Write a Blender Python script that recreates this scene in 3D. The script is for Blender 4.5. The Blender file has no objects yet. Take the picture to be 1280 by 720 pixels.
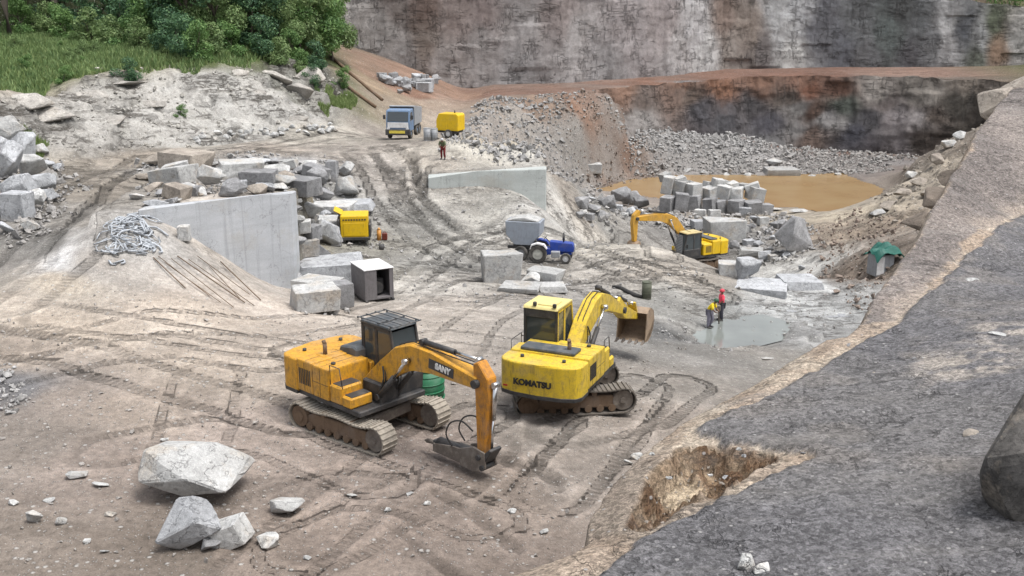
import bpy, bmesh, math, random
import numpy as np
from mathutils import Vector, Matrix, Euler
random.seed(7); RNG = np.random.default_rng(7)
SC = bpy.context.scene; COL = SC.collection
R = math.radians
# ------------------------------------------------------------------ camera
F = 1300.0; PITCH = R(15.5); CAMZ = 12.6
CP, SP = math.cos(PITCH), math.sin(PITCH)
cam_d = bpy.data.cameras.new('camera'); cam = bpy.data.objects.new('camera', cam_d); COL.objects.link(cam)
cam.location = (0, 0, CAMZ); cam.rotation_euler = (math.pi/2 - PITCH, 0, 0)
cam_d.sensor_width = 36; cam_d.lens = 36*F/1280; cam_d.clip_end = 3000; cam_d.clip_start = 0.1
SC.camera = cam
def ray(px, py):
    u, v = (px-640)/F, (360-py)/F
    return u, CP+v*SP, -SP+v*CP
def at_y(px, py, y):                     # the point seen at a pixel, y metres in front of the camera
    a, b, c = ray(px, py); t = y/b
    return np.array((a*t, y, CAMZ+c*t))
def at_z(px, py, z):                     # the same, at a given height
    a, b, c = ray(px, py); t = (z-CAMZ)/c
    return np.array((a*t, b*t, z))
def depth(p): return p[1]*CP + (CAMZ-p[2])*SP
# ------------------------------------------------------------------ noise
def _h(ix, iy, iz, s):
    n = (ix*374761393 + iy*668265263 + iz*2147483647*31 + s*974634777) & 0xFFFFFFFF
    n = ((n ^ (n >> 13))*1274126177) & 0xFFFFFFFF
    n = ((n ^ (n >> 16))*2246822519) & 0xFFFFFFFF
    return ((n ^ (n >> 15)) & 0xFFFFFF)/float(0xFFFFFF)
def vn(x, y, z=0.0, s=0):
    x, y, z = np.broadcast_arrays(np.asarray(x, float), np.asarray(y, float), np.asarray(z, float))
    fx, fy, fz = np.floor(x), np.floor(y), np.floor(z)
    ix, iy, iz = fx.astype(np.int64), fy.astype(np.int64), fz.astype(np.int64)
    x, y, z = x-fx, y-fy, z-fz
    x, y, z = x*x*(3-2*x), y*y*(3-2*y), z*z*(3-2*z)
    def L(a, b, t): return a+(b-a)*t
    c = lambda a, b, d: _h(ix+a, iy+b, iz+d, s)
    lo = L(L(c(0,0,0), c(1,0,0), x), L(c(0,1,0), c(1,1,0), x), y)
    if not np.any(z): return lo*2-1
    hi = L(L(c(0,0,1), c(1,0,1), x), L(c(0,1,1), c(1,1,1), x), y)
    return L(lo, hi, z)*2-1
def fbm(x, y, z=0.0, o=4, s=0, g=.5):
    r, a, k, t = 0, 1.0, 1.0, 0
    for i in range(o):
        ca, sa = math.cos(.6*i), math.sin(.6*i)
        r = r + a*vn((x*ca-y*sa)*k+17.3*i, (x*sa+y*ca)*k-9.1*i, z*k, s+i); t += a; a *= g; k *= 2.03
    return r/t
def sst(a, b, x):
    t = np.clip((x-a)/(b-a), 0, 1); return t*t*(3-2*t)
def lin(c):
    c = np.asarray(c, float)/255.
    return np.where(c <= .04045, c/12.92, ((c+.055)/1.055)**2.4)
def seg_dist(x, y, pts):
    """distance to a polyline, and signed side"""
    best = np.full(np.shape(x), 1e9); side = np.zeros(np.shape(x)); along = np.zeros(np.shape(x)); acc = 0
    for (ax, ay), (bx, by) in zip(pts[:-1], pts[1:]):
        dx, dy = bx-ax, by-ay; L2 = dx*dx+dy*dy+1e-9
        t = np.clip(((x-ax)*dx+(y-ay)*dy)/L2, 0, 1)
        d = np.hypot(x-ax-t*dx, y-ay-t*dy); cr = dx*(y-ay)-dy*(x-ax); m = d < best
        best = np.where(m, d, best); side = np.where(m, np.sign(cr), side)
        along = np.where(m, acc+t*math.sqrt(L2), along); acc += math.sqrt(L2)
    return best, side, along
def in_poly(x, y, pts):
    r = np.zeros(np.shape(x), bool); n = len(pts)
    for i in range(n):
        (ax, ay), (bx, by) = pts[i], pts[(i+1) % n]
        c = (ay > y) != (by > y)
        r ^= c & (x < (bx-ax)*(y-ay)/(by-ay+1e-12)+ax)
    return r
def sd_poly(x, y, pts):                  # negative inside
    d, _, _ = seg_dist(x, y, list(pts)+[pts[0]])
    return np.where(in_poly(x, y, pts), -d, d)
class Rbf:
    def __init__(s, P, lam=.02):
        P = np.asarray(P, float); s.xy, v = P[:, :2], P[:, 2:]
        n = len(P); s.sc = 30.
        K = s.k(s.xy, s.xy) + lam*np.eye(n); Q = np.c_[np.ones(n), s.xy/s.sc]
        A = np.block([[K, Q], [Q.T, np.zeros((3, 3))]])
        s.w = np.linalg.solve(A, np.r_[v, np.zeros((3, v.shape[1]))])
    def k(s, a, b):
        d2 = ((a[:, None, :]-b[None])**2).sum(-1)/s.sc**2
        return .5*d2*np.log(d2+1e-9)
    def __call__(s, x, y):
        x, y = np.broadcast_arrays(np.asarray(x, float), np.asarray(y, float)); sh = x.shape
        X = np.c_[x.ravel(), y.ravel()]; o = []
        for i in range(0, len(X), 20000):
            c = X[i:i+20000]; o.append(s.k(c, s.xy)@s.w[:-3] + np.c_[np.ones(len(c)), c/s.sc]@s.w[-3:])
        return np.concatenate(o)[:, 0].reshape(sh)
def idw(qx, qy, P, V, p=4, eps=1e-4):
    out = np.zeros((len(qx), V.shape[1]))
    for i in range(0, len(qx), 20000):
        d2 = (qx[i:i+20000, None]-P[None, :, 0])**2+(qy[i:i+20000, None]-P[None, :, 1])**2
        w = 1/(d2+eps)**(p/2); out[i:i+20000] = (w@V)/w.sum(1, keepdims=True)
    return out
# ------------------------------------------------------------------ tagging and building
def tag(o, label=None, cat=None, group=None, kind=None):
    if label: o['label'] = label
    if cat: o['category'] = cat
    if group: o['group'] = group
    if kind: o['kind'] = kind
    return o
def empty(name, loc, rz=0, label=None, cat=None, group=None):
    o = bpy.data.objects.new(name, None); COL.objects.link(o); o.location = tuple(loc); o.rotation_euler = (0, 0, rz)
    return tag(o, label, cat, group)
def link(name, me, mat=None, parent=None):
    o = bpy.data.objects.new(name, me); COL.objects.link(o)
    if mat is not None:
        for m in (mat if isinstance(mat, (list, tuple)) else [mat]): me.materials.append(m)
    if parent: o.parent = parent
    return o
def copy_tree(o, parent=None):
    c = o.copy(); COL.objects.link(c)
    if parent: c.parent = parent
    for ch in list(o.children): copy_tree(ch, c)
    return c
def np_mesh(name, V, Fc, smooth=True, col=None):
    me = bpy.data.meshes.new(name); V = np.asarray(V, np.float32); Fc = np.asarray(Fc, np.int32); k = Fc.shape[1]
    me.vertices.add(len(V)); me.vertices.foreach_set('co', V.ravel())
    me.loops.add(Fc.size); me.loops.foreach_set('vertex_index', Fc.ravel())
    me.polygons.add(len(Fc)); me.polygons.foreach_set('loop_start', np.arange(len(Fc), dtype=np.int32)*k)
    me.polygons.foreach_set('use_smooth', np.full(len(Fc), smooth))
    me.update(calc_edges=True)
    if col is not None:
        a = me.color_attributes.new('Col', 'FLOAT_COLOR', 'POINT')
        a.data.foreach_set('color', np.c_[np.clip(col, 0, 1), np.ones(len(V))].astype(np.float32).ravel())
    return me
def grid_faces(nr, nc, keep=None):
    i = np.arange(nr*nc).reshape(nr, nc)
    f = np.stack([i[:-1, :-1], i[:-1, 1:], i[1:, 1:], i[1:, :-1]], -1).reshape(-1, 4)
    if keep is not None: f = f[keep.ravel()[f].any(1)]
    return f
class MB:
    """collects shapes into one mesh"""
    def __init__(s): s.bm = bmesh.new()
    def _add(s, tb, bev=0, seg=1, M=None, smooth=False):
        if bev > 0:
            try: bmesh.ops.bevel(tb, geom=tb.edges[:], offset=bev, segments=seg, affect='EDGES', profile=.6)
            except Exception: pass
        if smooth:
            for f in tb.faces: f.smooth = True
        if M is not None: tb.transform(M)
        bmesh.ops.recalc_face_normals(tb, faces=tb.faces[:])
        me = bpy.data.meshes.new('t'); tb.to_mesh(me); tb.free(); s.bm.from_mesh(me); bpy.data.meshes.remove(me)
        return s
    def box(s, x0, x1, y0, y1, z0, z1, bev=.02, M=None, seg=1):
        tb = bmesh.new(); bmesh.ops.create_cube(tb, size=1)
        for v in tb.verts: v.co = Vector((x0+(v.co.x+.5)*(x1-x0), y0+(v.co.y+.5)*(y1-y0), z0+(v.co.z+.5)*(z1-z0)))
        return s._add(tb, bev, seg, M)
    def prism(s, pts, a, b, bev=.02, axis='y', M=None, seg=1):
        """polygon in the xz plane (axis y), yz plane (axis x) or xy plane (axis z), extruded from a to b"""
        tb = bmesh.new()
        def P(p, t): return {'y': (p[0], t, p[1]), 'x': (t, p[0], p[1]), 'z': (p[0], p[1], t)}[axis]
        A = [tb.verts.new(P(p, a)) for p in pts]; B = [tb.verts.new(P(p, b)) for p in pts]; n = len(pts)
        tb.faces.new(A); tb.faces.new(B[::-1])
        for i in range(n): tb.faces.new((A[i], B[i], B[(i+1) % n], A[(i+1) % n]))
        return s._add(tb, bev, seg, M)
    def cyl(s, p0, p1, r0, r1=None, n=16, M=None):
        r1 = r0 if r1 is None else r1; p0, p1 = Vector(p0), Vector(p1); d = p1-p0
        tb = bmesh.new(); bmesh.ops.create_cone(tb, cap_ends=True, segments=n, radius1=max(r0, 1e-4), radius2=max(r1, 1e-4), depth=d.length)
        for f in tb.faces: f.smooth = len(f.verts) == 4
        tb.transform(Matrix.Translation((p0+p1)/2) @ d.to_track_quat('Z', 'Y').to_matrix().to_4x4())
        return s._add(tb, 0, 1, M)
    def tube(s, pts, r, n=8, M=None):
        pts = [Vector(p) for p in pts]; tb = bmesh.new(); rings = []
        rr = r if isinstance(r, (list, tuple)) else [r]*len(pts)
        for i, p in enumerate(pts):
            t = (pts[min(i+1, len(pts)-1)]-pts[max(i-1, 0)]); q = t.to_track_quat('Z', 'Y')
            rings.append([tb.verts.new(p+q @ Vector((rr[i]*math.cos(2*math.pi*k/n), rr[i]*math.sin(2*math.pi*k/n), 0))) for k in range(n)])
        for a, b in zip(rings[:-1], rings[1:]):
            for k in range(n): tb.faces.new((a[k], a[(k+1) % n], b[(k+1) % n], b[k])).smooth = True
        tb.faces.new(rings[0][::-1]); tb.faces.new(rings[-1])
        return s._add(tb, 0, 1, M)
    def ball(s, c, r, sc=(1, 1, 1), sub=2, M=None):
        tb = bmesh.new(); bmesh.ops.create_icosphere(tb, subdivisions=sub, radius=r)
        for v in tb.verts: v.co = Vector((v.co.x*sc[0]+c[0], v.co.y*sc[1]+c[1], v.co.z*sc[2]+c[2]))
        return s._add(tb, 0, 1, M, True)
    def build(s, name, mat, parent=None, rz=0):
        me = bpy.data.meshes.new(name); s.bm.to_mesh(me); s.bm.free()
        o = link(name, me, mat, parent); o.rotation_euler = (0, 0, rz)
        return o
def curvy(P, n=5):
    P = [Vector(p) for p in P]; Q = [P[0]]+P+[P[-1]]; o = []
    for i in range(1, len(Q)-2):
        for k in range(n):
            t = k/n; a, b, c, d = Q[i-1:i+3]; o.append(.5*((2*b)+(c-a)*t+(2*a-5*b+4*c-d)*t*t+(3*b-a-3*c+d)*t**3))
    return o+[P[-1]]
def box_obj(name, mat, parent, *a, **k): return MB().box(*a, **k).build(name, mat, parent)
# ------------------------------------------------------------------ materials
class NT:
    def __init__(s, name):
        s.m = bpy.data.materials.new(name); s.m.use_nodes = True; s.t = s.m.node_tree; s.t.nodes.clear()
        s.out = s.t.nodes.new('ShaderNodeOutputMaterial'); s.b = s.t.nodes.new('ShaderNodeBsdfPrincipled')
        s.t.links.new(s.b.outputs[0], s.out.inputs[0])
    def n(s, kind, **kw):
        n = s.t.nodes.new('ShaderNode'+kind)
        for k, v in kw.items():
            if k.startswith('_'): setattr(n, k[1:], v)
            else:
                i = n.inputs[int(k[1:]) if k[0] == 'i' and k[1:].isdigit() else k.replace('__', ' ')]
                if isinstance(v, bpy.types.NodeSocket): s.t.links.new(v, i)
                else: i.default_value = v
        return n
    def noise(s, co, sc, det=4, rough=.55): return s.n('TexNoise', Vector=co, Scale=sc, Detail=det, Roughness=rough).outputs[0]
    def ramp(s, f, a, b, lo=0., hi=1.):
        return s.n('MapRange', Value=f, From__Min=a, From__Max=b, To__Min=lo, To__Max=hi).outputs[0]
    def math(s, op, a, b): return s.n('Math', _operation=op, i0=a, i1=b).outputs[0]
    def mix(s, fac, a, b, mode='MIX'):
        n = s.t.nodes.new('ShaderNodeMix'); n.data_type = 'RGBA'; n.blend_type = mode
        for i, v in ((0, fac), (6, a), (7, b)):
            if isinstance(v, bpy.types.NodeSocket): s.t.links.new(v, n.inputs[i])
            else: n.inputs[i].default_value = v if i == 0 else (tuple(v)+(1,))[:4]
        return n.outputs[2]
    def bump(s, h, dist, stg=1.0, nrm=None):
        n = s.n('Bump', Height=h, Distance=dist, Strength=stg)
        if nrm is not None: s.t.links.new(nrm, n.inputs['Normal'])
        return n.outputs[0]
    def set(s, **kw):
        for k, v in kw.items():
            i = s.b.inputs[k.replace('__', ' ')]
            if isinstance(v, bpy.types.NodeSocket): s.t.links.new(v, i)
            else: i.default_value = v
        return s.m
def gray(v): return (v, v, v)
def mat_earth(name, stones=True, bump=.05, fine=1.0, msk=False, wall=False):
    t = NT(name); P = t.n('NewGeometry').outputs['Position']
    c = t.n('VertexColor', _layer_name='Col').outputs[0]
    n1 = t.noise(P, 1.1*fine, 6, .65); n2 = t.noise(P, 5*fine, 6, .7); n3 = t.noise(P, 26*fine, 5, .7)
    c = t.mix(1., c, t.n('CombineColor', Red=t.ramp(n1, .3, .7, .91, 1.09), Green=t.ramp(n1, .3, .7, .90, 1.1), Blue=t.ramp(n1, .3, .7, .89, 1.11)).outputs[0], 'MULTIPLY')
    k = t.math('MULTIPLY', t.ramp(n2, .28, .72, .80, 1.2), t.ramp(n3, .25, .75, .75, 1.25)) if wall else t.math('MULTIPLY', t.ramp(n2, .28, .72, .66, 1.34), t.ramp(n3, .25, .75, .58, 1.42))
    c = t.mix(1., c, t.n('CombineColor', Red=k, Green=k, Blue=k).outputs[0], 'MULTIPLY')
    h = t.math('ADD', t.math('MULTIPLY', n2, 1.0), t.math('MULTIPLY', n3, .35))
    if stones:
        for sc, th, am in ((6*fine, .93, .6), (15*fine, .88, .55)):
            v = t.n('TexVoronoi', Vector=P, Scale=sc); sel = t.n('SeparateColor', Color=v.outputs['Color']).outputs[0]
            near = t.ramp(v.outputs['Distance'], .25, .42, 1., 0.)
            msk = t.math('MULTIPLY', t.math('GREATER_THAN', sel, th), near)
            c = t.mix(t.math('MULTIPLY', msk, am), c, (.46, .45, .43))
            h = t.math('ADD', h, t.math('MULTIPLY', msk, .8))
    def cracks(rot, scl, w, det=6, lo=.44, hi=.56):
        co = t.n('Mapping', Vector=P, Rotation=rot, Scale=scl).outputs[0]; n = t.noise(co, 1., det, .62)
        g = t.ramp(t.noise(P, .35, 3), lo, hi)
        return t.math('MULTIPLY', t.ramp(t.math('ABSOLUTE', t.math('SUBTRACT', n, .5), 0.), .0, w, 1., 0.), g)
    if msk:
        rt = t.n('SeparateColor', Color=t.n('VertexColor', _layer_name='Rut').outputs[0]); wv = t.math('SINE', t.math('MULTIPLY', rt.outputs[1], 2*math.pi/.24), 0.)
        cl = t.math('MULTIPLY', t.math('MULTIPLY', t.ramp(wv, -.2, .45, 0., 1.), t.ramp(rt.outputs[0], .25, .55)), t.ramp(n2, .36, .52))
        c = t.mix(t.math('MULTIPLY', cl, .18), c, (.11, .095, .08)); h = t.math('SUBTRACT', h, t.math('MULTIPLY', cl, .8))
        mk = t.n('SeparateColor', Color=t.n('VertexColor', _layer_name='Msk').outputs[0])
        k1 = t.math('MAXIMUM', cracks((0, R(-11), 0), (.11, .25, 1.15), .034), t.math('MULTIPLY', cracks((0, R(38), 0), (.3, .3, .9), .016), .8))
        k1 = t.math('MULTIPLY', k1, mk.outputs[0])
        k2 = t.math('MAXIMUM', cracks((0, 0, R(8)), (.30, .85, .85), .024), t.math('MULTIPLY', cracks((0, 0, R(-32)), (.34, .7, .7), .018), .8)); k2 = t.math('MULTIPLY', k2, mk.outputs[1])
        k = t.math('MAXIMUM', t.math('MULTIPLY', k1, .92), t.math('MULTIPLY', k2, .62)); c = t.mix(k, c, (.085, .075, .065)); h = t.math('SUBTRACT', h, t.math('MULTIPLY', k, 2.2))
    if wall:
        k = t.math('MAXIMUM', t.math('MAXIMUM', cracks((0, 0, 0), (.10, .10, .75), .014), cracks((0, 0, 0), (.62, .62, .10), .011)), t.math('MULTIPLY', cracks((0, R(30), 0), (.3, .3, .5), .010), .8))
        c = t.mix(t.math('MULTIPLY', k, .42), c, (.06, .056, .056)); h = t.math('SUBTRACT', h, t.math('MULTIPLY', k, 1.5))
        st = t.noise(t.n('Mapping', Vector=P, Scale=(1.6, 1.6, .12)).outputs[0], 1., 5, .65); c = t.mix(t.ramp(st, .56, .70, 0, .08), c, (.40, .39, .385)); c = t.mix(t.ramp(st, .46, .34, 0, .12), c, (.07, .062, .06))
    return t.set(Base__Color=c, Roughness=.95, Specular__IOR__Level=.2, Normal=t.bump(h, bump, .9))
def mat_rock(name, col, dark=.55, vein=.0, tint=None, sc=1.0, rough=.9, speck=.0):
    t = NT(name); co = t.n('TexCoord').outputs['Object']; g = t.n('NewGeometry'); P = g.outputs['Position']
    rnd = t.n('ObjectInfo').outputs['Random']
    n1 = t.noise(P, 1.3*sc, 6, .65); n2 = t.noise(P, 9*sc, 6, .7); n3 = t.noise(P, 45*sc, 3, .6)
    c = t.mix(t.ramp(n1, .35, .68), tuple(x*dark for x in col), col)
    if tint: c = t.mix(t.ramp(t.noise(P, .8*sc, 5, .7), .52, .68, 0, .8), c, tint)
    k = t.math('MULTIPLY', t.math('MULTIPLY', t.ramp(n2, .3, .7, .78, 1.2), t.ramp(n3, .3, .7, .8, 1.2)), t.ramp(rnd, 0, 1, .8, 1.15))
    c = t.mix(1., c, t.n('CombineColor', Red=k, Green=k, Blue=k).outputs[0], 'MULTIPLY')
    cr = t.ramp(t.math('ABSOLUTE', t.math('SUBTRACT', t.noise(P, 1.7*sc, 5, .6), .5), 0.), 0., .012, .55, 0.); c = t.mix(cr, c, tuple(x*.35 for x in col))
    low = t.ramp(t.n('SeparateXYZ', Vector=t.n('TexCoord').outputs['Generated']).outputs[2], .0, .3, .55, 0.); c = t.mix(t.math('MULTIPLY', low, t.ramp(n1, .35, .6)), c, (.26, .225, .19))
    h = t.math('SUBTRACT', t.math('ADD', n2, t.math('MULTIPLY', n3, .3)), cr)
    return t.set(Base__Color=c, Roughness=rough, Specular__IOR__Level=.25, Normal=t.bump(h, .05/sc, .8))
def mat_paint(name, col, rough=.45, dirt=(.24, .2, .16), amt=.5, metallic=0., sc=3.0, low=True):
    t = NT(name); co = t.n('TexCoord').outputs['Object']
    n1 = t.noise(co, sc, 7, .7); n2 = t.noise(co, sc*7, 4, .7)
    f = t.math('MULTIPLY', t.ramp(t.math('ADD', t.math('MULTIPLY', n1, .7), t.math('MULTIPLY', n2, .3)), .47, .66, .06, 1.), amt)
    stk = t.noise(t.n('Mapping', Vector=co, Scale=(5, 5, .9)).outputs[0], 2.2, 5, .7); c = t.mix(f, col, dirt); c = t.mix(t.math('MULTIPLY', t.ramp(stk, .54, .66, 0, .75), amt), c, tuple(v*.55 for v in dirt)); c = t.mix(t.math('MULTIPLY', t.ramp(t.noise(co, 1.4, 4), .5, .7, 0, .4), amt), c, tuple(min(1., .5*v+.18) for v in dirt)); c = t.mix(t.ramp(n2, .3, .7, .0, .18), c, tuple(x*.5 for x in col))
    return t.set(Base__Color=c, Roughness=t.ramp(f, 0, 1, rough, .9), Metallic=metallic, Specular__IOR__Level=.4,
                 Normal=t.bump(n2, .01, .3))
def mat_plain(name, col, rough=.6, metallic=0., var=.25, sc=6.):
    t = NT(name); co = t.n('TexCoord').outputs['Object']
    c = t.mix(t.ramp(t.noise(co, sc, 5, .65), .3, .7), tuple(x*(1-var) for x in col), tuple(min(1, x*(1+var*.6)) for x in col))
    return t.set(Base__Color=c, Roughness=rough, Metallic=metallic)
# ------------------------------------------------------------------ height control: (px, py, z) seen points, plus plan points
PZ = [(0,720,.3),(300,720,.2),(600,720,-.1),(0,610,.4),(300,610,.2),(600,610,-.1),(800,620,-.4),(400,530,.0),(700,515,-.2),(0,520,.6),(200,500,.4),
 (200,450,.6),(50,450,.7),(350,470,.1),(100,400,1.1),(250,400,.8),(330,400,.3),(100,350,1.7),(20,350,1.6),(240,330,1.6),(300,340,.6),(345,365,-.7),(400,400,-.1),
 (50,320,1.8),(50,250,2.3),(130,270,2.2),(150,215,2.4),(300,183,2.3),(420,183,2.0),(500,173,1.8),(560,172,1.8),(560,125,2.0),(520,122,2.3),
 (450,400,-.5),(450,345,-1.2),(440,312,-1.3),(400,330,-1.3),(480,222,.7),(440,205,1.6),(500,260,-.5),(540,330,-1.6),(560,382,-1.1),(640,335,-1.8),(680,328,-2.0),
 (522,240,.15),(560,254,-.35),(620,255,-.42),(676,257,-.5),(600,274,-1.3),(683,270,-1.8),
 (760,300,-2.2),(700,278,-1.9),(820,311,-2.35),(862,322,-2.6),(908,341,-3.05),(800,370,-2.4),(890,405,-2.9),(1000,380,-3.4),(1060,385,-3.4),(1030,342,-3.6),(950,440,-2.5),(820,480,-1.0),(850,430,-2.0),(620,400,-1.0),(720,400,-1.2),(560,440,-.3),
 (880,322,-6.6),(820,262,-7.0),(890,268,-7.0),(960,300,-6.5),(980,268,-7.2),(740,262,-6.6),(1000,262,-7.6),(900,252,-7.7),(760,240,-7.6),(745,216,-7.6),(850,214,-7.6),(1000,222,-7.6),(1085,222,-7.6),(1100,240,-7.4),
 (1100,285,-4.4),(1120,225,-5.2),(1160,190,-3.0),(1215,165,0.),(1090,320,-3.2),(1050,300,-5.2),
 (690,215,-5.4),(720,190,-4.9),
 (590,173,1.6),(630,189,1.35),(665,200,1.25),(345,363,-1.0),(290,328,.75),(230,292,2.25),(190,268,3.35),(160,275,3.35),
 # left rocky slope and the green ground above it
 (20,190,2.9),(120,190,2.6),(220,175,2.5),(320,165,2.5),(400,150,2.5),(440,135,2.8),(60,132,4.8),(200,132,4.6),(330,115,5.2)]
PY = [(0,118,70),(100,95,81),(200,90,86),(300,84,92),(380,78,99),(415,85,108),(50,50,100),(200,55,105),(320,50,112),(420,60,122),(460,118,104)]
CTRL = [at_z(a, b, z) for a, b, z in PZ]+[at_y(a, b, y) for a, b, y in PY]
CTRL += [np.array(v, float) for v in [(-45,20,1.5),(-45,40,3),(-55,70,7),(-75,90,10),(-90,120,12),(-60,140,12),(0,5,0),(-20,8,.5),(15,8,-.3),(12,20,-.6),(20,25,-1.2),
 (30,40,-2.2),(45,62,0),(40,30,0),(60,90,3),(55,45,2),(76,118,6),(80,60,6),
 (4,63.8,-2.7),(9,66.5,-6.3),(13,66.5,-6.6),(17,64,-6.6),(5,70,-6.6),(21,63,-6.2),
 (58,128,-7),(62,130,-5.5),(66,121,-2.5),(50,125,-7),(56,137,-7.7),(62,136,-7.4),(66,130,-6.5),(52,142,-7.6),(60,146,-7),(70,134,-5),(12,128,-6.5),(20,135,-7.4),(35,140,-7.6),(45,138,-7.6),(54,132,-7),(30,155,-7),(60,118,-3),(4,122,-4.5)]]
RB = Rbf(CTRL, .004)
BENCH = Rbf([at_z(*p) for p in [(560,125,2.0),(540,110,2.0),(700,103,2.2),(620,122,2.0),(700,118,2.2),(850,101,2.4),(1000,93,2.6),(1220,103,2.2),(900,86,2.9),(1250,83,3.0),(1050,84,2.9),(430,98,2.9)]]+[np.array((110,160,4.)),np.array((100,130,3.))], .05)
# upper cliff foot (plan), from behind the trees on the left to beyond the right edge
UF = [at_z(*p)[:2] for p in [(395,92,3.6),(440,98,2.8),(540,107,2.0),(700,103,2.2),(830,94,2.6),(900,86,2.9),(1050,83,2.95),(1180,82.5,3.0),(1285,82,3.0)]]
UF = [np.array((-40.,118.))]+UF+[UF[-1]+np.array((40., -6.))]
# rim of the lower pit: talus on the left, sheer wall on the right
LR = [at_z(*p)[:2] for p in [(560,150,1.9),(590,133,1.9),(640,123,2.0),(700,119,2.1),(780,110,2.2),(850,103,2.3),(930,97,2.45),(1000,95,2.5),(1100,96,2.5),(1225,102,2.1)]]
LR = LR+[LR[-1]+np.array((8, -9.)), LR[-1]+np.array((16., -30.))]
FACE = [at_y(172,262,45.3), at_y(330,243,48.8), at_y(364,241,49.5)]
PLATF = [FACE[0][:2]-np.array((2, .3)), FACE[0][:2]+np.array((.1, .6)), FACE[1][:2]+np.array((0, .6)), FACE[2][:2]+np.array((-.4, .6)), FACE[2][:2]+np.array((0, 5.5)), FACE[2][:2]+np.array((-1.5, 10.)), FACE[0][:2]+np.array((-3, 11.))]
FACE2 = [at_y(535,222,69.5), at_y(683,211,70.5)]
PLATF2 = [FACE2[0][:2]+np.array((-.6, .9)), FACE2[1][:2]+np.array((-.35, .9)), FACE2[1][:2]+np.array((.1, 11.)), FACE2[0][:2]+np.array((-2, 14.))]
def zmodel(x, y):
    z = RB(x, y)
    d, sd, al = seg_dist(x, y, LR); s = d*sd                  # + is beyond the rim
    L = max(1e-6, sum(np.hypot(*(b-a)) for a, b in zip(LR[:-1], LR[1:]))); a = al/L
    w = np.interp(a, [0, .1, .19, .25, .31, 1], [3, 9, 13, 7, 1.2, .7])   # width of the slope below the rim
    z = z+np.interp(a, [.2, .3, .38, .46, .53, .6], [0, 4.6, 4.0, 3.0, .8, 0])*sst(-11, -.5, s)*(s < 3)
    k = sst(-1, 0, s/w); k = np.where(s > 0, 1, k)
    zb = BENCH(x, y); k = k*sst(-9, -2, x)*sst(88, 98, y)
    z = z*(1-k)+zb*k
    dpf = sd_poly(x, y, PLATF); zp = np.interp(y, [45, 50, 54, 60], [3.48, 3.45, 3.2, 2.5]); z = np.where(dpf < .5, np.maximum(z, z+(zp-z)*sst(.25, -.1, dpf)), z)
    dpf = sd_poly(x, y, PLATF2); zp = np.interp(x, [-6, 3], [1.0, 1.42])+.03*(y-71); z = np.where(dpf < .6, np.maximum(z, z+(zp-z)*sst(.3, -.1, dpf)), z)
    d, sd, al = seg_dist(x, y, UF); s2 = d*sd
    plat = np.interp(x, [-60, -30, 20, 60, 75, 110], [24, 24, 22, 16.0, 12.4, 11.2])
    z = np.where((s2 > 0) & (y > 90), z+(plat-z)*sst(.0, 1.6, s2), z)
    return z
# ------------------------------------------------------------------ the sheet
ua = np.arange(-.5, .66, .0026); ua = np.r_[[-40, -18, -9, -4.5, -2.6, -1.6, -1.15, -.9, -.75, -.65, -.57], ua, [.7, .78, .9, 1.15, 1.6, 2.6, 4.5, 9, 18, 40]]
ya = [17.0]
while ya[-1] < 176: ya.append(ya[-1]+max(.085, .0047*ya[-1]))
ya = np.array([-9, -3, 2, 6, 9, 11.5, 13.5, 15, 16]+ya+[180, 186, 195, 210, 235, 270, 330, 420, 600, 900, 1500])
U, Y = np.meshgrid(ua, ya); X = U*(Y+15)
Z = np.full(X.shape, 0.)
core = (np.abs(X) < 110) & (Y < 200)
Z[core] = zmodel(X[core], Y[core])
fade = np.maximum(sst(75, 110, np.abs(X)), sst(168, 200, Y)); Z = Z*(1-fade)+11.0*fade
ui, yi = np.arange(len(ua)), np.arange(len(ya))
def terr(x, y, A=None):                         # height of the sheet
    A = Z if A is None else A
    x, y = np.asarray(x, float), np.asarray(y, float)
    c = np.clip(np.interp(x/(y+15), ua, ui), 0, len(ua)-1.001); r = np.clip(np.interp(y, ya, yi), 0, len(ya)-1.001)
    i, j = r.astype(int), c.astype(int); fr, fc = r-i, c-j
    return (A[i, j]*(1-fc)+A[i, j+1]*fc)*(1-fr)+(A[i+1, j]*(1-fc)+A[i+1, j+1]*fc)*fr
TS = 16*1.008**np.arange(310)
def G(px, py):                                  # ground point seen at a pixel
    a, b, c = ray(px, py); t = TS/b; zz = terr(a*t, TS); h = CAMZ+c*t-zz
    k = np.argmax(h < 0)
    if h[k] >= 0: k = len(TS)-1
    k = max(k, 1); f = h[k-1]/(h[k-1]-h[k]+1e-9); yy = TS[k-1]+f*(TS[k]-TS[k-1])
    x = a/b*yy; return np.array((x, yy, float(terr(x, yy))))
# smooth copies are used for colour placement, now carve detail
def pl(*p): return [G(a, b)[:2] for a, b in p]
Zs = Z.copy()
slope_poly = pl((-40,205),(40,195),(120,195),(220,183),(330,172),(420,157),(440,128),(405,78),(300,84),(200,90),(100,97),(0,118),(-40,122))
sdS = sd_poly(X, Y, slope_poly); mS = sst(1.0, -1.5, sdS)
n_a = fbm(X*.18, Y*.18, 0, 4, 1); n_b = fbm(X*.9, Y*.9, 0, 4, 5); n_c = fbm(X*3.1, Y*3.1, 0, 3, 9)
near = sst(200, 120, Y)
flat = 1-mS
rough_ = .55+.75*sst(42, 52, Y)
Z += near*flat*(.06*n_a+rough_*(.028*n_b+.028*n_c)+.03*rough_*np.abs(fbm(X*.45, Y*.9, 0, 4, 91)))
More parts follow.
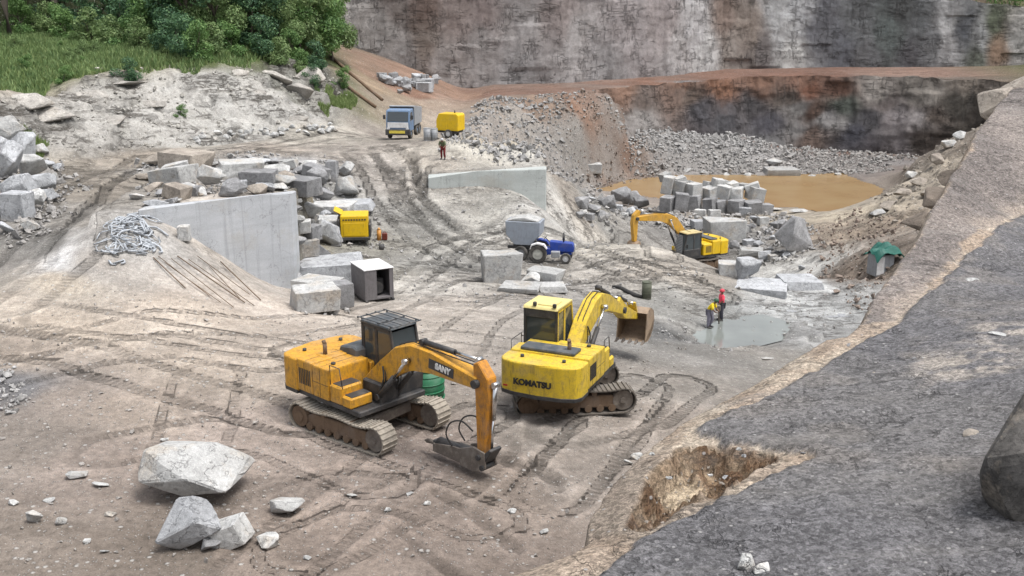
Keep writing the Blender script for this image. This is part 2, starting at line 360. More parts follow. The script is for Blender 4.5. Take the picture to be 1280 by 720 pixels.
# bedding ledges in the slope: terraces of the height, tilted
n_s = fbm(X*.10, Y*.25, 0, 4, 13)
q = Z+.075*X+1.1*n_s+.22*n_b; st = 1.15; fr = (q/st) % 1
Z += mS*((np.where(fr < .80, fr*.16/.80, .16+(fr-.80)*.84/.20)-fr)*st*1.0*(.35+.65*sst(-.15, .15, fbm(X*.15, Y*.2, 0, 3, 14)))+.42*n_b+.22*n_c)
sz_ = fbm(X*.13, (Z+.22*X)*.9, 0, 4, 15); crk = mS*sst(.075, .015, np.abs(sz_))*sst(-.25, .05, fbm(X*.3, Y*.3, 0, 3, 16)); Z -= .22*crk
sj = fbm((X-.5*Z)*.5, Z*.5, 0, 3, 18); crk = np.maximum(crk, .7*mS*sst(.05, .01, np.abs(sj))*sst(-.05, .2, fbm(X*.4, Y*.4, 0, 2, 19)))
# talus and spoil are lumpy
talus = pl((545,190),(600,128),(740,120),(850,115),(860,165),(1000,165),(1110,190),(1110,215),(850,212),(750,205),(700,225),(640,205))
mT = sst(1.5, -1.5, sd_poly(X, Y, talus)+n_a*2)
spoil = pl((1010,290),(1075,262),(1130,275),(1100,380),(1060,395),(1020,345))
mP = sst(1., -1., sd_poly(X, Y, spoil)+n_b)
rub = pl((720,262),(800,262),(960,262),(1030,290),(1010,325),(950,330),(915,320),(905,290),(820,285),(740,280))
mR = sst(1., -1., sd_poly(X, Y, rub)+n_b)
bank_p = pl((1095,245),(1120,225),(1160,185),(1225,150),(1235,240),(1150,290),(1085,275)); mB = sst(1., -1., sd_poly(X, Y, bank_p)+n_b); n_r = 1-2*np.abs(fbm(X*.55, Y*.4, 0, 4, 93)); Z += mB*(.55*n_r-.3+.35*n_b+.2*n_c)
Z += mT*(.55*n_b+.3*n_c)+mP*(.3*n_b+.2*n_c)+mR*(.3*n_b+.15*n_c)
# ruts: (points, gap between wheels, half width, depth, tint)
RUTS = [([(-30,425),(90,440),(200,475),(300,505),(372,528)],1.9,.42,.09,.80),([(0,470),(120,440),(220,430),(330,450)],2.0,.35,.05,.88),
 ([(60,395),(180,410),(300,430),(400,440)],1.9,.3,.05,.87),([(250,600),(255,540),(300,500),(380,470)],.0,.5,.03,1.1),
 ([(0,345),(60,290),(110,235),(180,200),(300,188),(450,170)],2.0,.5,.12,.84),([(20,380),(90,320),(140,250),(200,208)],1.9,.45,.08,.9),
 ([(445,192),(470,215),(490,250),(530,300),(600,335)],2.1,.45,.12,.82),([(480,185),(500,215),(512,250),(560,290),(640,300)],2.0,.45,.1,.84),
 ([(515,190),(520,230),(540,262),(590,300)],0,.5,.25,.72),([(555,195),(520,210),(515,240)],1.8,.3,.08,.86),
 ([(560,330),(620,300),(660,290),(700,300),(760,330),(800,345)],2.0,.4,.1,.84),([(460,390),(560,345),(650,350),(740,360),(860,350)],1.9,.35,.09,.86),
 ([(500,360),(560,310),(640,275)],1.9,.4,.1,.82),([(700,350),(780,330),(850,350),(900,370)],1.9,.35,.08,.86),([(720,310),(790,300),(830,320)],1.8,.3,.08,.88),
 ([(640,430),(560,420),(470,430),(380,440)],1.9,.3,.05,.88),([(800,500),(740,560),(690,620)],1.9,.3,.05,.9),([(700,540),(800,520),(860,480)],1.9,.3,.05,.88),
 ([(140,560),(260,540),(360,560),(470,600)],2.0,.3,.05,.92),([(320,720),(420,640),(520,560),(600,520)],2.1,.3,.05,.93),([(600,560),(660,590),(700,600)],0,.35,.12,.72),
 ([(545,615),(590,640),(640,688)],0,.28,.16,.66),([(490,660),(530,690),(575,725)],0,.24,.14,.68),([(440,620),(500,645),(530,670)],0,.25,.09,.8),([(670,575),(700,610)],0,.3,.16,.75),
 ([(540,118),(640,112),(760,100),(900,91),(1100,90),(1240,95)],2.2,.5,.06,1.12)]
RUTS += [([(225,590),(240,545),(250,505),(262,470)],2.1,.27,.035,.93),([(330,640),(420,610),(520,620),(600,650)],2.1,.27,.03,.92),([(600,560),(560,600),(470,640),(380,690)],2.1,.27,.03,.93),([(650,640),(700,600),(760,540),(800,480)],2.1,.27,.03,.92),([(380,440),(420,470),(440,500)],2.1,.27,.03,.92),([(560,440),(600,400),(660,370)],2.1,.27,.03,.92),([(80,430),(200,400),(330,410),(420,400)],2.1,.27,.03,.94)]
rutm = np.zeros(X.shape); ruta = np.zeros(X.shape)
tint = np.ones(X.shape); trk = np.zeros(X.shape)
for pts, gap, hw, dep, tn in RUTS:
    P = pl(*pts); lo = np.min(P, 0)-3; hi = np.max(P, 0)+3
    m = (X > lo[0]) & (X < hi[0]) & (Y > lo[1]) & (Y < hi[1])
    if not m.any(): continue
    x, y = X[m], Y[m]; wv = .22*fbm(x*.4, y*.4, 0, 2, 21)
    d, s, al = seg_dist(x, y, P); d = np.abs(d*s+wv)
    e = np.abs(d-gap/2); a = sst(hw*.8, hw*.5, e)*(.45+.55*sst(-.5, .3, fbm(x*.35, y*.35, 0, 2, 33)))
    if gap > 0:
        big_ = a > rutm[m]; ruta[m] = np.where(big_, al, ruta[m]); rutm[m] = np.maximum(rutm[m], a)
    bank = sst(hw*2.2, hw*1.1, e)*(1-sst(hw*1.1, hw*.6, e))
    dep *= .5; Z[m] += -dep*a+dep*.6*bank
    tint[m] *= 1+(tn**1.8-1)*a+.12*bank
# pond and puddle sit in the ground
pond_poly = pl((735,213),(790,211),(860,214),(950,219),(1050,219),(1106,226),(1095,240),(1040,259),(1005,261),(950,259),(880,254),(820,250),(770,238))
POND_Z = -7.62
sdp = sd_poly(X, Y, pond_poly)+n_b*.5
Z = np.where(sdp < 3, np.where(sdp < 0, np.minimum(Z, POND_Z-.12+sdp*.05), np.maximum(Z*sst(0, 3, sdp)+(POND_Z+.06)*(1-sst(0, 3, sdp)), POND_Z+.05)), Z)
pud = pl((872,412),(905,404),(945,404),(976,414),(964,425),(905,428),(875,422)); PUD_Z = float(np.mean([G(a, b)[2] for a, b in [(880,412),(930,415),(960,418)]]))-.02
sdq = sd_poly(X, Y, pud)+n_c*.35+n_b*1.0
kq = sst(-.3, 1.6, sdq); Z = np.where(sdq < 1.6, (PUD_Z-.06)*(1-kq)+np.maximum(Z, PUD_Z+.03)*kq, Z)
# ------------------------------------------------------------------ colour control: what each patch of ground is made of
CC = [(40,690,150,138,128),(200,700,136,124,114),(330,705,150,136,126),(430,690,156,141,131),(550,650,146,132,123),(620,700,152,138,129),(100,590,163,149,140),(300,560,170,156,147),(460,600,156,142,133),
 (20,560,150,140,132),(10,485,120,120,124),(60,500,158,146,137),(250,470,180,167,154),(160,520,172,158,146),(650,600,152,138,128),(740,580,158,148,140),(560,560,156,142,134),(700,540,154,146,139),(780,480,158,152,146),(820,520,160,150,142),(600,480,162,152,144),
 (100,400,192,178,163),(250,380,200,186,172),(320,375,203,191,180),(60,365,194,182,169),(400,430,178,166,155),(20,440,170,157,145),(330,345,205,196,188),(290,320,205,196,186),
 (0,335,147,143,139),(60,305,138,136,133),(40,350,170,163,154),(110,270,150,146,141),(100,215,140,132,122),(130,230,146,138,128),(200,193,158,148,136),(350,186,166,156,146),(450,165,164,155,147),(500,180,166,158,150),(150,250,168,163,156),(130,300,212,212,214),(180,305,178,172,166),(130,325,196,184,168),(210,285,188,186,184),
 (250,215,176,173,170),(350,205,188,188,190),(400,240,160,160,158),(490,220,162,156,150),(460,200,170,162,154),(520,280,146,145,141),(560,250,170,167,161),(600,200,200,196,186),(560,205,180,172,162),(640,200,205,203,196),(590,180,196,186,168),(540,330,162,161,157),(460,320,163,163,157),(437,325,177,159,120),(440,340,140,138,130),(600,335,146,145,142),(620,270,176,174,168),(560,360,194,190,184),(560,385,192,183,174),(480,395,186,176,166),(620,385,182,175,168),(680,365,180,176,172),
 (740,340,178,173,166),(700,275,194,192,188),(660,262,200,199,196),(760,300,188,183,175),(740,320,190,184,174),(850,345,180,172,162),(790,390,156,154,151),(870,385,156,156,153),(830,420,124,125,126),(990,372,167,168,169),(1040,392,167,169,170),(960,395,158,160,160),(960,350,198,198,196),(1000,410,162,163,164),(920,365,170,164,156),(860,440,150,148,145),(930,440,160,156,151),
 (1050,345,136,122,110),(1085,340,128,115,104),(1040,290,168,153,137),(1090,290,166,150,133),(1120,240,178,167,152),(1150,215,150,140,128),(1180,190,140,130,120),(1200,200,150,138,126),(700,121,138,104,84),(780,118,134,98,78),(640,128,140,118,102),(1200,150,104,92,84),(1190,130,110,98,90),(1160,230,176,165,150),(1060,272,190,178,158),(1000,270,176,166,150),(900,300,136,136,136),(960,310,140,138,136),(760,265,146,146,144),(720,240,162,154,145),(700,230,165,156,146),(830,285,140,138,136),
 (700,150,146,142,138),(760,140,142,136,132),(740,155,146,140,136),(800,158,146,142,140),(660,165,150,145,140),(830,175,146,142,140),(720,205,150,144,140),(860,205,148,146,146),(620,170,152,146,141),(650,145,148,141,135),(690,180,148,144,141),(600,145,170,155,140),(770,185,128,101,85),(740,180,137,114,100),(820,195,134,116,103),(800,150,146,140,136),(730,145,144,136,130),(900,190,150,150,150),(860,150,120,118,120),(960,190,156,156,158),(1040,200,128,124,124),
 (560,130,170,151,134),(535,118,144,109,91),(580,118,154,122,103),(700,112,132,103,90),(640,114,134,101,87),(800,103,134,98,82),(900,93,134,99,84),(1000,93,124,89,75),(1150,92,142,113,100),(1220,95,136,109,96),(1000,88,127,95,82),(850,100,125,93,77),
 (100,150,196,188,176),(200,150,200,194,184),(250,130,198,193,183),(350,120,190,186,178),(300,150,198,194,186),(60,130,176,165,150),(40,160,180,172,160),(380,110,166,161,146),(300,100,194,188,176),(150,110,180,168,150),(400,150,184,178,168),(420,120,120,118,93),(445,105,159,138,114),(470,130,149,135,119),(430,90,155,134,112),
 (20,85,100,118,66),(90,75,94,113,62),(150,85,101,109,68),(250,75,94,107,63),(330,70,102,112,68),(50,40,53,59,41),(200,40,52,62,40),(330,40,49,58,38),(0,105,111,122,74),(390,70,85,92,62)]
cp = np.array([[*G(a, b)[:2], r, g, bb] for a, b, r, g, bb in CC])
def warp(x, y): return x/(y+15)*3.0, np.log(y+15)*3.0
cx, cy = warp(cp[:, 0], cp[:, 1]); CP2 = np.c_[cx, cy]
wx = X+.055*(Y)*fbm(X*.12, Y*.12, 0, 4, 41); wy = Y+.06*Y*fbm(X*.12+40, Y*.12, 0, 4, 47)
qx, qy = warp(wx.ravel(), wy.ravel())
ALB = .72
FD = .80+.05*sst(24, 34, np.abs(Y-0))-.02*sst(36, 46, Y)+.10*sst(70, 110, Y)
cg = cp[:, 2:5]@np.array((.3, .59, .11)); isg = (cp[:, 3] > cp[:, 2])[:, None]; cp[:, 2:5] = cg[:, None]+(cp[:, 2:5]-cg[:, None])*np.where(isg, 1.1, .80)
C = idw(qx, qy, CP2, lin(cp[:, 2:5]), 4, 4e-4).reshape(X.shape+(3,))*ALB
outside = np.maximum(sst(45, 70, np.abs(X)-.1*Y), sst(168, 180, Y))[..., None]
gs_ = (C@np.array((.25, .6, .15)))[..., None]; C = C+(gs_*np.array((1.0, 1.0, .985))*1.03-C)*(mS*.75)[..., None]
pale = sst(1.2, -.8, sd_poly(X, Y, pl((915,366),(945,350),(975,343),(1022,350),(1068,386),(1052,402),(985,404),(940,392)))+1.1*n_b+1.0*n_a); pale = pale*sst(-.35, .05, fbm(X*.8, Y*.8, 0, 4, 85)+.1)
C = C+(lin((204,207,209))*.72-C)*(.8*pale)[..., None]
C = C*(1-outside)+np.array((.05, .075, .025))*outside
n_d = fbm(X*.5, Y*.5, 0, 4, 61); n_e = fbm(X*2.2, Y*1.1, 0, 4, 63)
C *= FD[..., None]*np.array((1.02, 1., .965)); C *= tint[..., None]
C *= (1+.13*n_d+.12*n_e)[..., None]
# broad mud / dust blotches
bl = sst(.02, .22, fbm(X*.33, Y*.75, 0, 4, 71))*flat*(1-mT); C *= (1-.13*bl)[..., None]
bl = sst(.08, .28, fbm(X*.4, Y*.9, 0, 4, 77))*flat; C = C*(1+.16*bl)[..., None]
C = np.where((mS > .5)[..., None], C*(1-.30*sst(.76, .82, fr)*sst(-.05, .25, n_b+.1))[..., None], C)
C *= (1-.55*crk)[..., None]
midm = np.maximum(sst(40, 50, Y)*flat*(1-mT)*sst(100, 90, Y), mB)
st1 = fbm(X*.3+.1*Y, Y*1.1, 0, 4, 81); C *= (1-.34*midm*sst(.10, .02, np.abs(st1))*sst(-.1, .2, n_d+.1)-.12*midm*sst(0, .3, st1))[..., None]
st2 = fbm(X*.8, Y*.8, 0, 4, 85); C *= (1+.22*midm*sst(.12, .3, st2))[..., None]
wet = sst(.9, -.2, sdp)*(sdp > -5); C *= (1-.3*wet)[..., None]
wet = sst(1.2, -.1, sdq); C = C*(1-.2*wet)[..., None]
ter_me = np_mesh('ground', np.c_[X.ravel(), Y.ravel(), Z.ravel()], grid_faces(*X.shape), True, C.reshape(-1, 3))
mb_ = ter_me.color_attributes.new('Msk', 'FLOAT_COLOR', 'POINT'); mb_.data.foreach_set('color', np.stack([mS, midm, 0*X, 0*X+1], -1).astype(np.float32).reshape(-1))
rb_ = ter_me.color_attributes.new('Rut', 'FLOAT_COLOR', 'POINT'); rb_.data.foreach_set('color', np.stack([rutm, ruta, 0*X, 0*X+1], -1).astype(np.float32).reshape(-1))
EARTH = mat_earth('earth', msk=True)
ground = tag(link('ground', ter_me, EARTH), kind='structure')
def poly_sheet(name, pts, z, mat, grow=0):
    c = np.mean(pts, 0); bm = bmesh.new()
    vs = [bm.verts.new((*(c+(np.array(p)-c)*(1+grow)), z)) for p in pts]; f = bm.faces.new(vs)
    if f.normal.z < 0: f.normal_flip()
    me = bpy.data.meshes.new(name); bm.to_mesh(me); bm.free(); return link(name, me, mat)
def mat_water(name, c1, c2, rough):
    t = NT(name); P = t.n('NewGeometry').outputs['Position']
    c = t.mix(t.ramp(t.noise(P, .25, 4), .35, .65), c1, c2)
    return t.set(Base__Color=c, Roughness=rough, Specular__IOR__Level=.35, Normal=t.bump(t.noise(P, 2.2, 3), .03, .25))
tag(poly_sheet('pond_water', pond_poly, POND_Z, mat_water('pond_water', tuple(lin((164,134,94))*.68), tuple(lin((172,146,106))*.68), .22), .12), kind='structure')
tag(poly_sheet('puddle_water', pud, PUD_Z, mat_water('puddle_water', tuple(lin((168,174,168))*.55), tuple(lin((148,152,148))*.5), .1), .3), kind='structure')
# ------------------------------------------------------------------ quarry walls
def project(V):
    dx, dy, dz = V[:, 0], V[:, 1], V[:, 2]-CAMZ
    dep = dy*CP-dz*SP; return 640+F*dx/dep, 360-F*(dy*SP+dz*CP)/dep
def cliff(name, plan, zf, zt, res, cols, slant, seed, panel, mat, off=0., rough=1., kpow=4, bright=1., zw=.6):
    P = np.array(plan, float); L = np.r_[0, np.cumsum(np.hypot(*np.diff(P, axis=0).T))]
    s = np.arange(0, L[-1], res); x, y = np.interp(s, L, P[:, 0]), np.interp(s, L, P[:, 1])
    tx, ty = np.gradient(x), np.gradient(y); k = 9
    tx, ty = (np.convolve(np.pad(v, k, 'edge'), np.ones(2*k+1)/(2*k+1), 'valid') for v in (tx, ty)); l = np.hypot(tx, ty)
    nx, ny = ty/l, -tx/l
    fl = np.interp(s, L, zf); tl = np.interp(s, L, zt)
    nt = int(max(tl-fl)/res)+2; t = np.linspace(0, 1, nt)[:, None]
    S = np.broadcast_to(s, (nt, len(s))); Zc = fl+(tl-fl)*t
    # blasted panels: each holds its own depth, bounded by upright fractures
    sw = S+.8*fbm(S*.2, Zc*.35, 0, 3, seed+3)
    cell = np.floor(sw/panel); f = sw/panel-cell
    dcell = vn(cell*7.31, np.floor(Zc/5.5+vn(cell*3.3, 0, 0, seed))*3.7, 0, seed+1); d2 = vn((cell+1)*7.31, np.floor(Zc/5.5+vn((cell+1)*3.3, 0, 0, seed))*3.7, 0, seed+1)
    D = (dcell+(d2-dcell)*sst(.80, 1., f))*.42*rough
    c2 = np.floor(sw/(panel*.31)+.4*vn(Zc*.4, 3.3, 0, seed)); r2 = np.floor(Zc/1.7+vn(c2*2.7, 0, 0, seed+2))
    D = D+.10*vn(c2*5.1, r2*3.3, 0, seed+4)*rough
    D = D+.5*rough*fbm(S*.12, Zc*.2, 0, 3, seed+5)+.28*fbm(S*.8, Zc*.9, 0, 4, seed+6)*rough+.1*fbm(S*3, Zc*2.4, 0, 3, seed+8)*rough
    D = D+off+slant*(1-t)
    V = np.stack([x+nx*D, y+ny*D, Zc+.35*fbm(S*.5, 0*S, 0, 3, seed+9)*(t > .98)], -1).reshape(-1, 3)
    px, py = project(V)
    cc = np.array(cols, float); gl = cc[:, 2:5]@np.array((.3, .59, .11)); cc[:, 2:5] = gl[:, None]+(cc[:, 2:5]-gl[:, None])*.66; Pc = np.zeros((len(cc), 2)); sf, zf_ = S.ravel(), Zc.ravel()
    for i, c in enumerate(cc):
        j = np.argmin((px-c[0])**2+(py-c[1])**2); Pc[i] = (sf[j], zf_[j]*1.0+(py[j]-c[1])*.09)
    q1 = sf+1.1*fbm(sf*.35, zf_*.25, 0, 4, seed+11); q2 = zf_+1.2*fbm(sf*.3, zf_*.4, 0, 4, seed+12)
    Cc = idw(q1*1.0, q2*zw, Pc*np.array((1, zw)), lin(cc[:, 2:5]), kpow, .3)*ALB*bright
    edge = np.maximum(sst(.84, .9, f)*sst(1.04, .98, f), 0)*.22
    fr2 = (sw/(panel*.31)+.4*vn(Zc*.4, 3.3, 0, seed)) % 1
    fz = (Zc/1.7+vn(c2*2.7, 0, 0, seed+2)) % 1
    crack = .6*np.clip(edge+.26*sst(.93, .98, fz)*sst(-.1, .2, fbm(S*.3, Zc, 0, 2, seed+20))+.18*sst(.92, .98, fr2)*sst(-.05, .2, fbm(S, Zc*.3, 0, 2, seed+21)), 0, .55)
    stain = sst(.0, .3, fbm(S*1.3, Zc*.13, 0, 4, seed+14))
    m = (1-crack)*(1+.12*fbm(S*1.2, Zc*1.2, 0, 4, seed+15)+.12*fbm(S*4, Zc*1.0, 0, 3, seed+16))*(1-.10*stain)
    Cc = Cc*m.ravel()[:, None]
    o = link(name, np_mesh(name, V, grid_faces(nt, len(s)), True, Cc), mat); tag(o, kind='structure'); return o
CLIFF = mat_earth('cliff_rock', stones=False, bump=.10, fine=.55, wall=True)
up = [UF[0]]+UF[1:]
zf = [3.4, 3.4, 2.6, 1.7, 1.9, 2.3, 2.6, 2.6, 2.7, 2.7, 2.7]
zt = [24, 24, 24, 23, 23, 22, 21, 15.5, 12.6, 11.6, 11.3]
UC = [(412,40,178,174,170),(440,20,165,158,153),(440,70,176,172,168),(480,40,152,146,142),(490,8,132,120,114),(500,80,150,146,144),(530,10,122,100,90),(535,60,130,116,106),(555,90,150,142,138),(570,20,140,124,118),(600,60,150,143,140),(600,12,134,118,114),(660,40,152,146,144),(650,90,142,138,137),(700,12,146,132,128),(720,60,160,154,152),(760,90,140,136,135),(780,30,156,146,145),(830,20,150,138,136),(850,70,164,158,156),(870,30,172,168,168),(880,75,176,174,172),(905,20,132,110,98),(915,70,150,138,128),(935,40,140,124,112),(950,60,108,100,98),(965,20,158,158,158),(985,30,168,168,168),(990,70,172,170,166),(1000,10,160,160,162),(1015,40,100,100,106),(1030,20,92,92,98),(1050,60,92,93,100),(1070,30,104,106,108),(1080,75,100,100,102),(1110,40,86,94,92),(1120,20,84,86,86),(1140,70,84,82,86),(1150,30,92,94,96),(1165,50,100,100,102),(1185,35,162,160,160),(1188,60,140,138,138),(1210,40,84,86,92),(1220,75,96,100,88),(1228,45,150,150,150),(1245,30,90,98,76),(1250,60,140,108,84),(1270,50,150,146,142),(1268,85,160,154,150)]
cliff('upper_cliff', up, zf, zt, .26, UC, 1.2, 100, 4.4, CLIFF, off=-.3, rough=.5, bright=1.26)
lw = LR[3:]
nl = len(lw)
LC = [(700,130,140,116,100),(780,112,146,106,84),(800,150,146,140,136),(800,125,112,96,88),(850,108,146,102,80),(950,103,140,98,76),(1000,103,136,94,74),(850,116,120,96,84),(860,125,120,100,88),(875,140,88,86,92),(900,112,150,98,70),(905,150,86,85,90),(940,130,92,88,90),(960,155,84,82,90),(985,120,100,88,80),(998,135,140,136,132),(1000,160,132,128,126),(1008,112,130,80,58),(1018,140,108,80,66),(1015,170,120,96,84),(1035,150,142,138,136),(1050,112,130,90,72),(1055,135,90,98,88),(1070,170,80,80,90),(1090,150,86,84,88),(1095,180,92,86,90),(1105,130,120,108,104),(1115,150,146,136,136),(1125,185,136,126,126),(1140,150,150,142,140),(1150,115,120,112,104),(1148,180,92,80,72),(1165,145,106,92,82),(1180,180,90,78,70),(1200,130,84,78,70),(1210,160,82,74,66),(1090,110,170,160,150),(1160,108,160,150,138),(1210,108,140,126,112),(1040,205,110,104,106),(960,185,130,128,128)]
cliff('lower_cliff', lw, [-3, -4, -6]+[-8.2]*(nl-4)+[-4], [float(BENCH(p[0], p[1]))+.12 for p in lw], .25, LC, 1.6, 300, 3.6, CLIFF, off=.75, rough=.85, bright=1.08, zw=1.5)
# ------------------------------------------------------------------ the rock ledge the picture is taken from, with its long tilted sheet
L0 = 7.6
def zl(*p): return [at_z(a, b, L0)[:2] for a, b in p]
lp = [at_z(a, b, z) for a, b, z in [(700,720,7.5),(800,690,7.55),(1000,700,7.6),(1250,715,7.75),(900,580,7.55),(1100,600,7.65),(1270,640,7.8),(1000,500,7.5),(1200,500,7.65),(1080,440,7.5),(1110,402,7.45),(1200,420,7.6),(1190,337,7.55),(1280,274,7.6),(1270,400,7.8),(1280,480,7.9),
      (780,660,7.4),(870,520,7.4),(700,690,7.35),(960,470,7.4),(1078,400,7.4)]]
crest = [at_y(a, b, y) for a, b, y in [(1077,399,16.6),(1105,350,18.3),(1150,288,21.0),(1185,222,24.2),(1215,172,27.2),(1238,142,29.5),(1262,112,32.5),(1300,95,36.0)]]
lp += crest+[np.array(v) for v in [(10,2,7.8),(4,2,7.6),(16,8,8.4),(22,15,9.2),(28,25,10.2),(-1,4,7.4),(20,30,10.2)]]
LZ = Rbf(lp, .002)
rim = zl((560,735),(602,719),(672,694),(735,672),(775,652),(778,615),(800,578),(835,545),(860,524),(885,504),(930,481),(970,460),(1020,430),(1055,408))
outer = rim+[c[:2] for c in crest]+[np.array(v) for v in [(40,36),(40,-4),(-3,-4),(-2.6,5)]]
darkp = zl((718,735),(735,712),(797,657),(835,640),(905,618),(940,600),(985,580),(1020,570),(975,552),(925,545),(868,523),(905,500),(960,480),(1030,445),(1085,412),(1118,398),(1150,372),(1192,336),(1235,302),(1262,286),(1290,262))+[np.array(v) for v in [(22,26),(40,30),(40,-4),(-1.6,-4),(-1.6,4)]]
slabp = [at_z(a, b, 7.5)[:2] for a, b in [(1074,400),(1115,397),(1150,371),(1192,335),(1235,300),(1262,284)]]+[at_z(1285,270,7.6)[:2], at_z(1330,235,7.8)[:2], np.array((30., 36.))]+[c[:2] for c in crest[::-1]]
gully = zl((786,632),(796,598),(818,566),(846,541),(890,540),(935,549),(973,562),(955,578),(925,592),(880,606),(840,624),(805,642))
ul = np.arange(-.24, .80, .0021); yl = [5.6]
while yl[-1] < 37: yl.append(yl[-1]*1.0034)
ul = np.r_[ul, [.85, .95, 1.1, 1.4, 1.9]]; yl = np.array([-4., 0, 3, 4.5]+yl)
UU, YY = np.meshgrid(ul, yl); XX = UU*(YY+3)
ZZ = LZ(XX, YY)
def lfun(x, y): return LZ(np.atleast_1d(x), np.atleast_1d(y))
sdo = sd_poly(XX, YY, outer); nb = fbm(XX*1.2, YY*1.2, 0, 4, 5); nc = fbm(XX*5, YY*5, 0, 4, 6); ne = fbm(XX*18, YY*18, 0, 3, 8)
sdd = sd_poly(XX, YY, darkp)+.20*nb+.12*nc+.03*ne; sds = sd_poly(XX, YY, slabp)+.22*nb+.08*nc; sdg = sd_poly(XX, YY, gully)+.16*nb+.05*nc
ms = sst(.05, -.05, sds); md = sst(.035, -.035, sdd)*(1-ms); mg = sst(.04, -.04, sdg)
ZZ += .06*nb+.022*nc+.008*ne
ZZ += .10*sst(.03, -.12, sdd)*(1-mg)*(1-ms)-.05                     # the dark crust lies a hand high on the paler rock
gd = sst(.05, -.28, sdg); g2 = sst(-.05, -.55, sdg)
ZZ -= .20*gd+.10*g2
stp = (ZZ/.11+.6*nb) % 1; ZZ += mg*(.10*sst(.5, .9, stp)-.05+.05*nc)
so = sdo+.10*nb+.05*nc
crestd, _, _ = seg_dist(XX, YY, [c[:2] for c in crest]+[np.array((40, 36.))])
cham = np.where(crestd < .9, 3.0, .32)
ZZ -= np.where(so > 0, np.minimum(so, .35)*cham+np.clip(so-.35, 0, 2)*6.5, 0)
keep = (so < 1.55)
dk = lin((126,124,124))*ALB; dk2 = lin((116,115,118))*ALB; sl = lin((152,143,137))*ALB; sl2 = lin((128,121,117))*ALB; bd = lin((200,186,168))*ALB; gu = lin((166,142,116))*ALB; gu2 = lin((116,92,72))*ALB; gu3 = lin((212,194,168))*ALB
mixc = lambda a, b, t: a+(b-a)*t[..., None]
big = fbm(XX*.45, YY*.45, 0, 4, 15)
Cd = mixc(dk+0*XX[..., None], dk2, sst(-.25, .25, big)*.7); Cd = mixc(Cd, lin((146,140,134))*ALB, .4*sst(.22, .45, fbm(XX*.8, YY*.8, 0, 5, 19)))
dust = np.maximum.reduce([sst(1.3, .2, np.hypot((XX-a)/.95, (YY-b)/.75)+.9*fbm(XX*1.5, YY*1.5, 0, 4, 31)) for a, b in [at_z(1255,432,7.6)[:2], at_z(1225,470,7.6)[:2]]])
Cd = mixc(Cd, lin((200,190,178))*ALB, .7*dust*sst(-.35, .1, fbm(XX*4, YY*4, 0, 4, 37)))
dust = np.maximum.reduce([sst(1.2, .2, np.hypot((XX-a)/.8, (YY-b)/.5)+.9*fbm(XX*2, YY*2, 0, 4, 35)) for a, b in [at_z(1010,572,7.6)[:2], at_z(1210,600,7.6)[:2], at_z(960,500,7.6)[:2]]])
Cd = mixc(Cd, lin((150,142,134))*ALB, .35*dust)
Cs = mixc(sl+0*XX[..., None], sl2, sst(-.2, .3, fbm(XX*.5, YY*.5, 0, 4, 17)))
Cs = mixc(Cs, lin((188,174,160))*ALB, .7*sst(.5, -.1, sdd+.3*nb))
Cg = mixc(gu+0*XX[..., None], gu2, sst(.35, .6, stp)); gc_ = at_z(850,592,7.4); Cg = mixc(Cg, gu3, np.maximum(.8*sst(.0, .25, fbm(XX*2, YY*3.5, 0, 4, 23)), sst(.55, .2, np.hypot(XX-gc_[0], (YY-gc_[1])*.8)+.25*nb))); Cg = mixc(Cg, gu2*.9, .7*sst(.28, .0, np.abs(sdg+.08)))
CL = mixc(bd+0*XX[..., None], lin((176,160,144))*ALB, sst(-.2, .3, nb)); CL = mixc(CL, lin((158,140,122))*ALB, .5*sst(.0, .4, fbm(XX*3, YY*3, 0, 4, 27)))
gl_ = at_z(790,600,7.5); CL = mixc(CL, lin((150,138,126))*ALB, .85*sst(1.25, .7, np.hypot((XX-gl_[0]), (YY-gl_[1])*.9)+.25*nb))
CL = mixc(CL, Cs, ms); CL = mixc(CL, Cd, md); CL = mixc(CL, Cg, mg*(1-md*.2))
CL *= (1+.14*nb+.16*nc+.22*ne)[..., None]
fc = grid_faces(*XX.shape, keep)
t = NT('ledge_rock'); P = t.n('NewGeometry').outputs['Position']; c = t.n('VertexColor', _layer_name='Col').outputs[0]
n1 = t.noise(P, 9, 6, .75); n2 = t.noise(P, 46, 4, .8); v = t.n('TexVoronoi', Vector=P, Scale=24.); sel = t.n('SeparateColor', Color=v.outputs['Color']).outputs[0]
k = t.math('MULTIPLY', t.ramp(n1, .3, .7, .75, 1.25), t.ramp(n2, .28, .72, .35, 1.65)); k = t.math('MULTIPLY', k, t.ramp(sel, 0, 1, .62, 1.38))
c = t.mix(1., c, t.n('CombineColor', Red=k, Green=k, Blue=k).outputs[0], 'MULTIPLY')
v2 = t.n('TexVoronoi', Vector=P, Scale=13.); s2 = t.n('SeparateColor', Color=v2.outputs['Color']).outputs[0]
msk = t.math('MULTIPLY', t.math('GREATER_THAN', s2, .95), t.ramp(v2.outputs['Distance'], .2, .35, 1, 0)); c = t.mix(t.math('MULTIPLY', msk, .7), c, (.42, .41, .4))
def crk(scl, w, rz):
    n = t.noise(t.n('Mapping', Vector=P, Rotation=(0, 0, R(rz)), Scale=scl).outputs[0], 1., 6, .62)
    return t.math('MULTIPLY', t.ramp(t.math('ABSOLUTE', t.math('SUBTRACT', n, .5), 0.), 0., w, 1., 0.), t.ramp(t.noise(P, .8, 3), .46, .58))
kk = t.math('MAXIMUM', crk((.35, .9, .9), .010, 25), crk((.8, .5, .8), .007, -30)); c = t.mix(t.math('MULTIPLY', kk, .5), c, (.03, .029, .03))
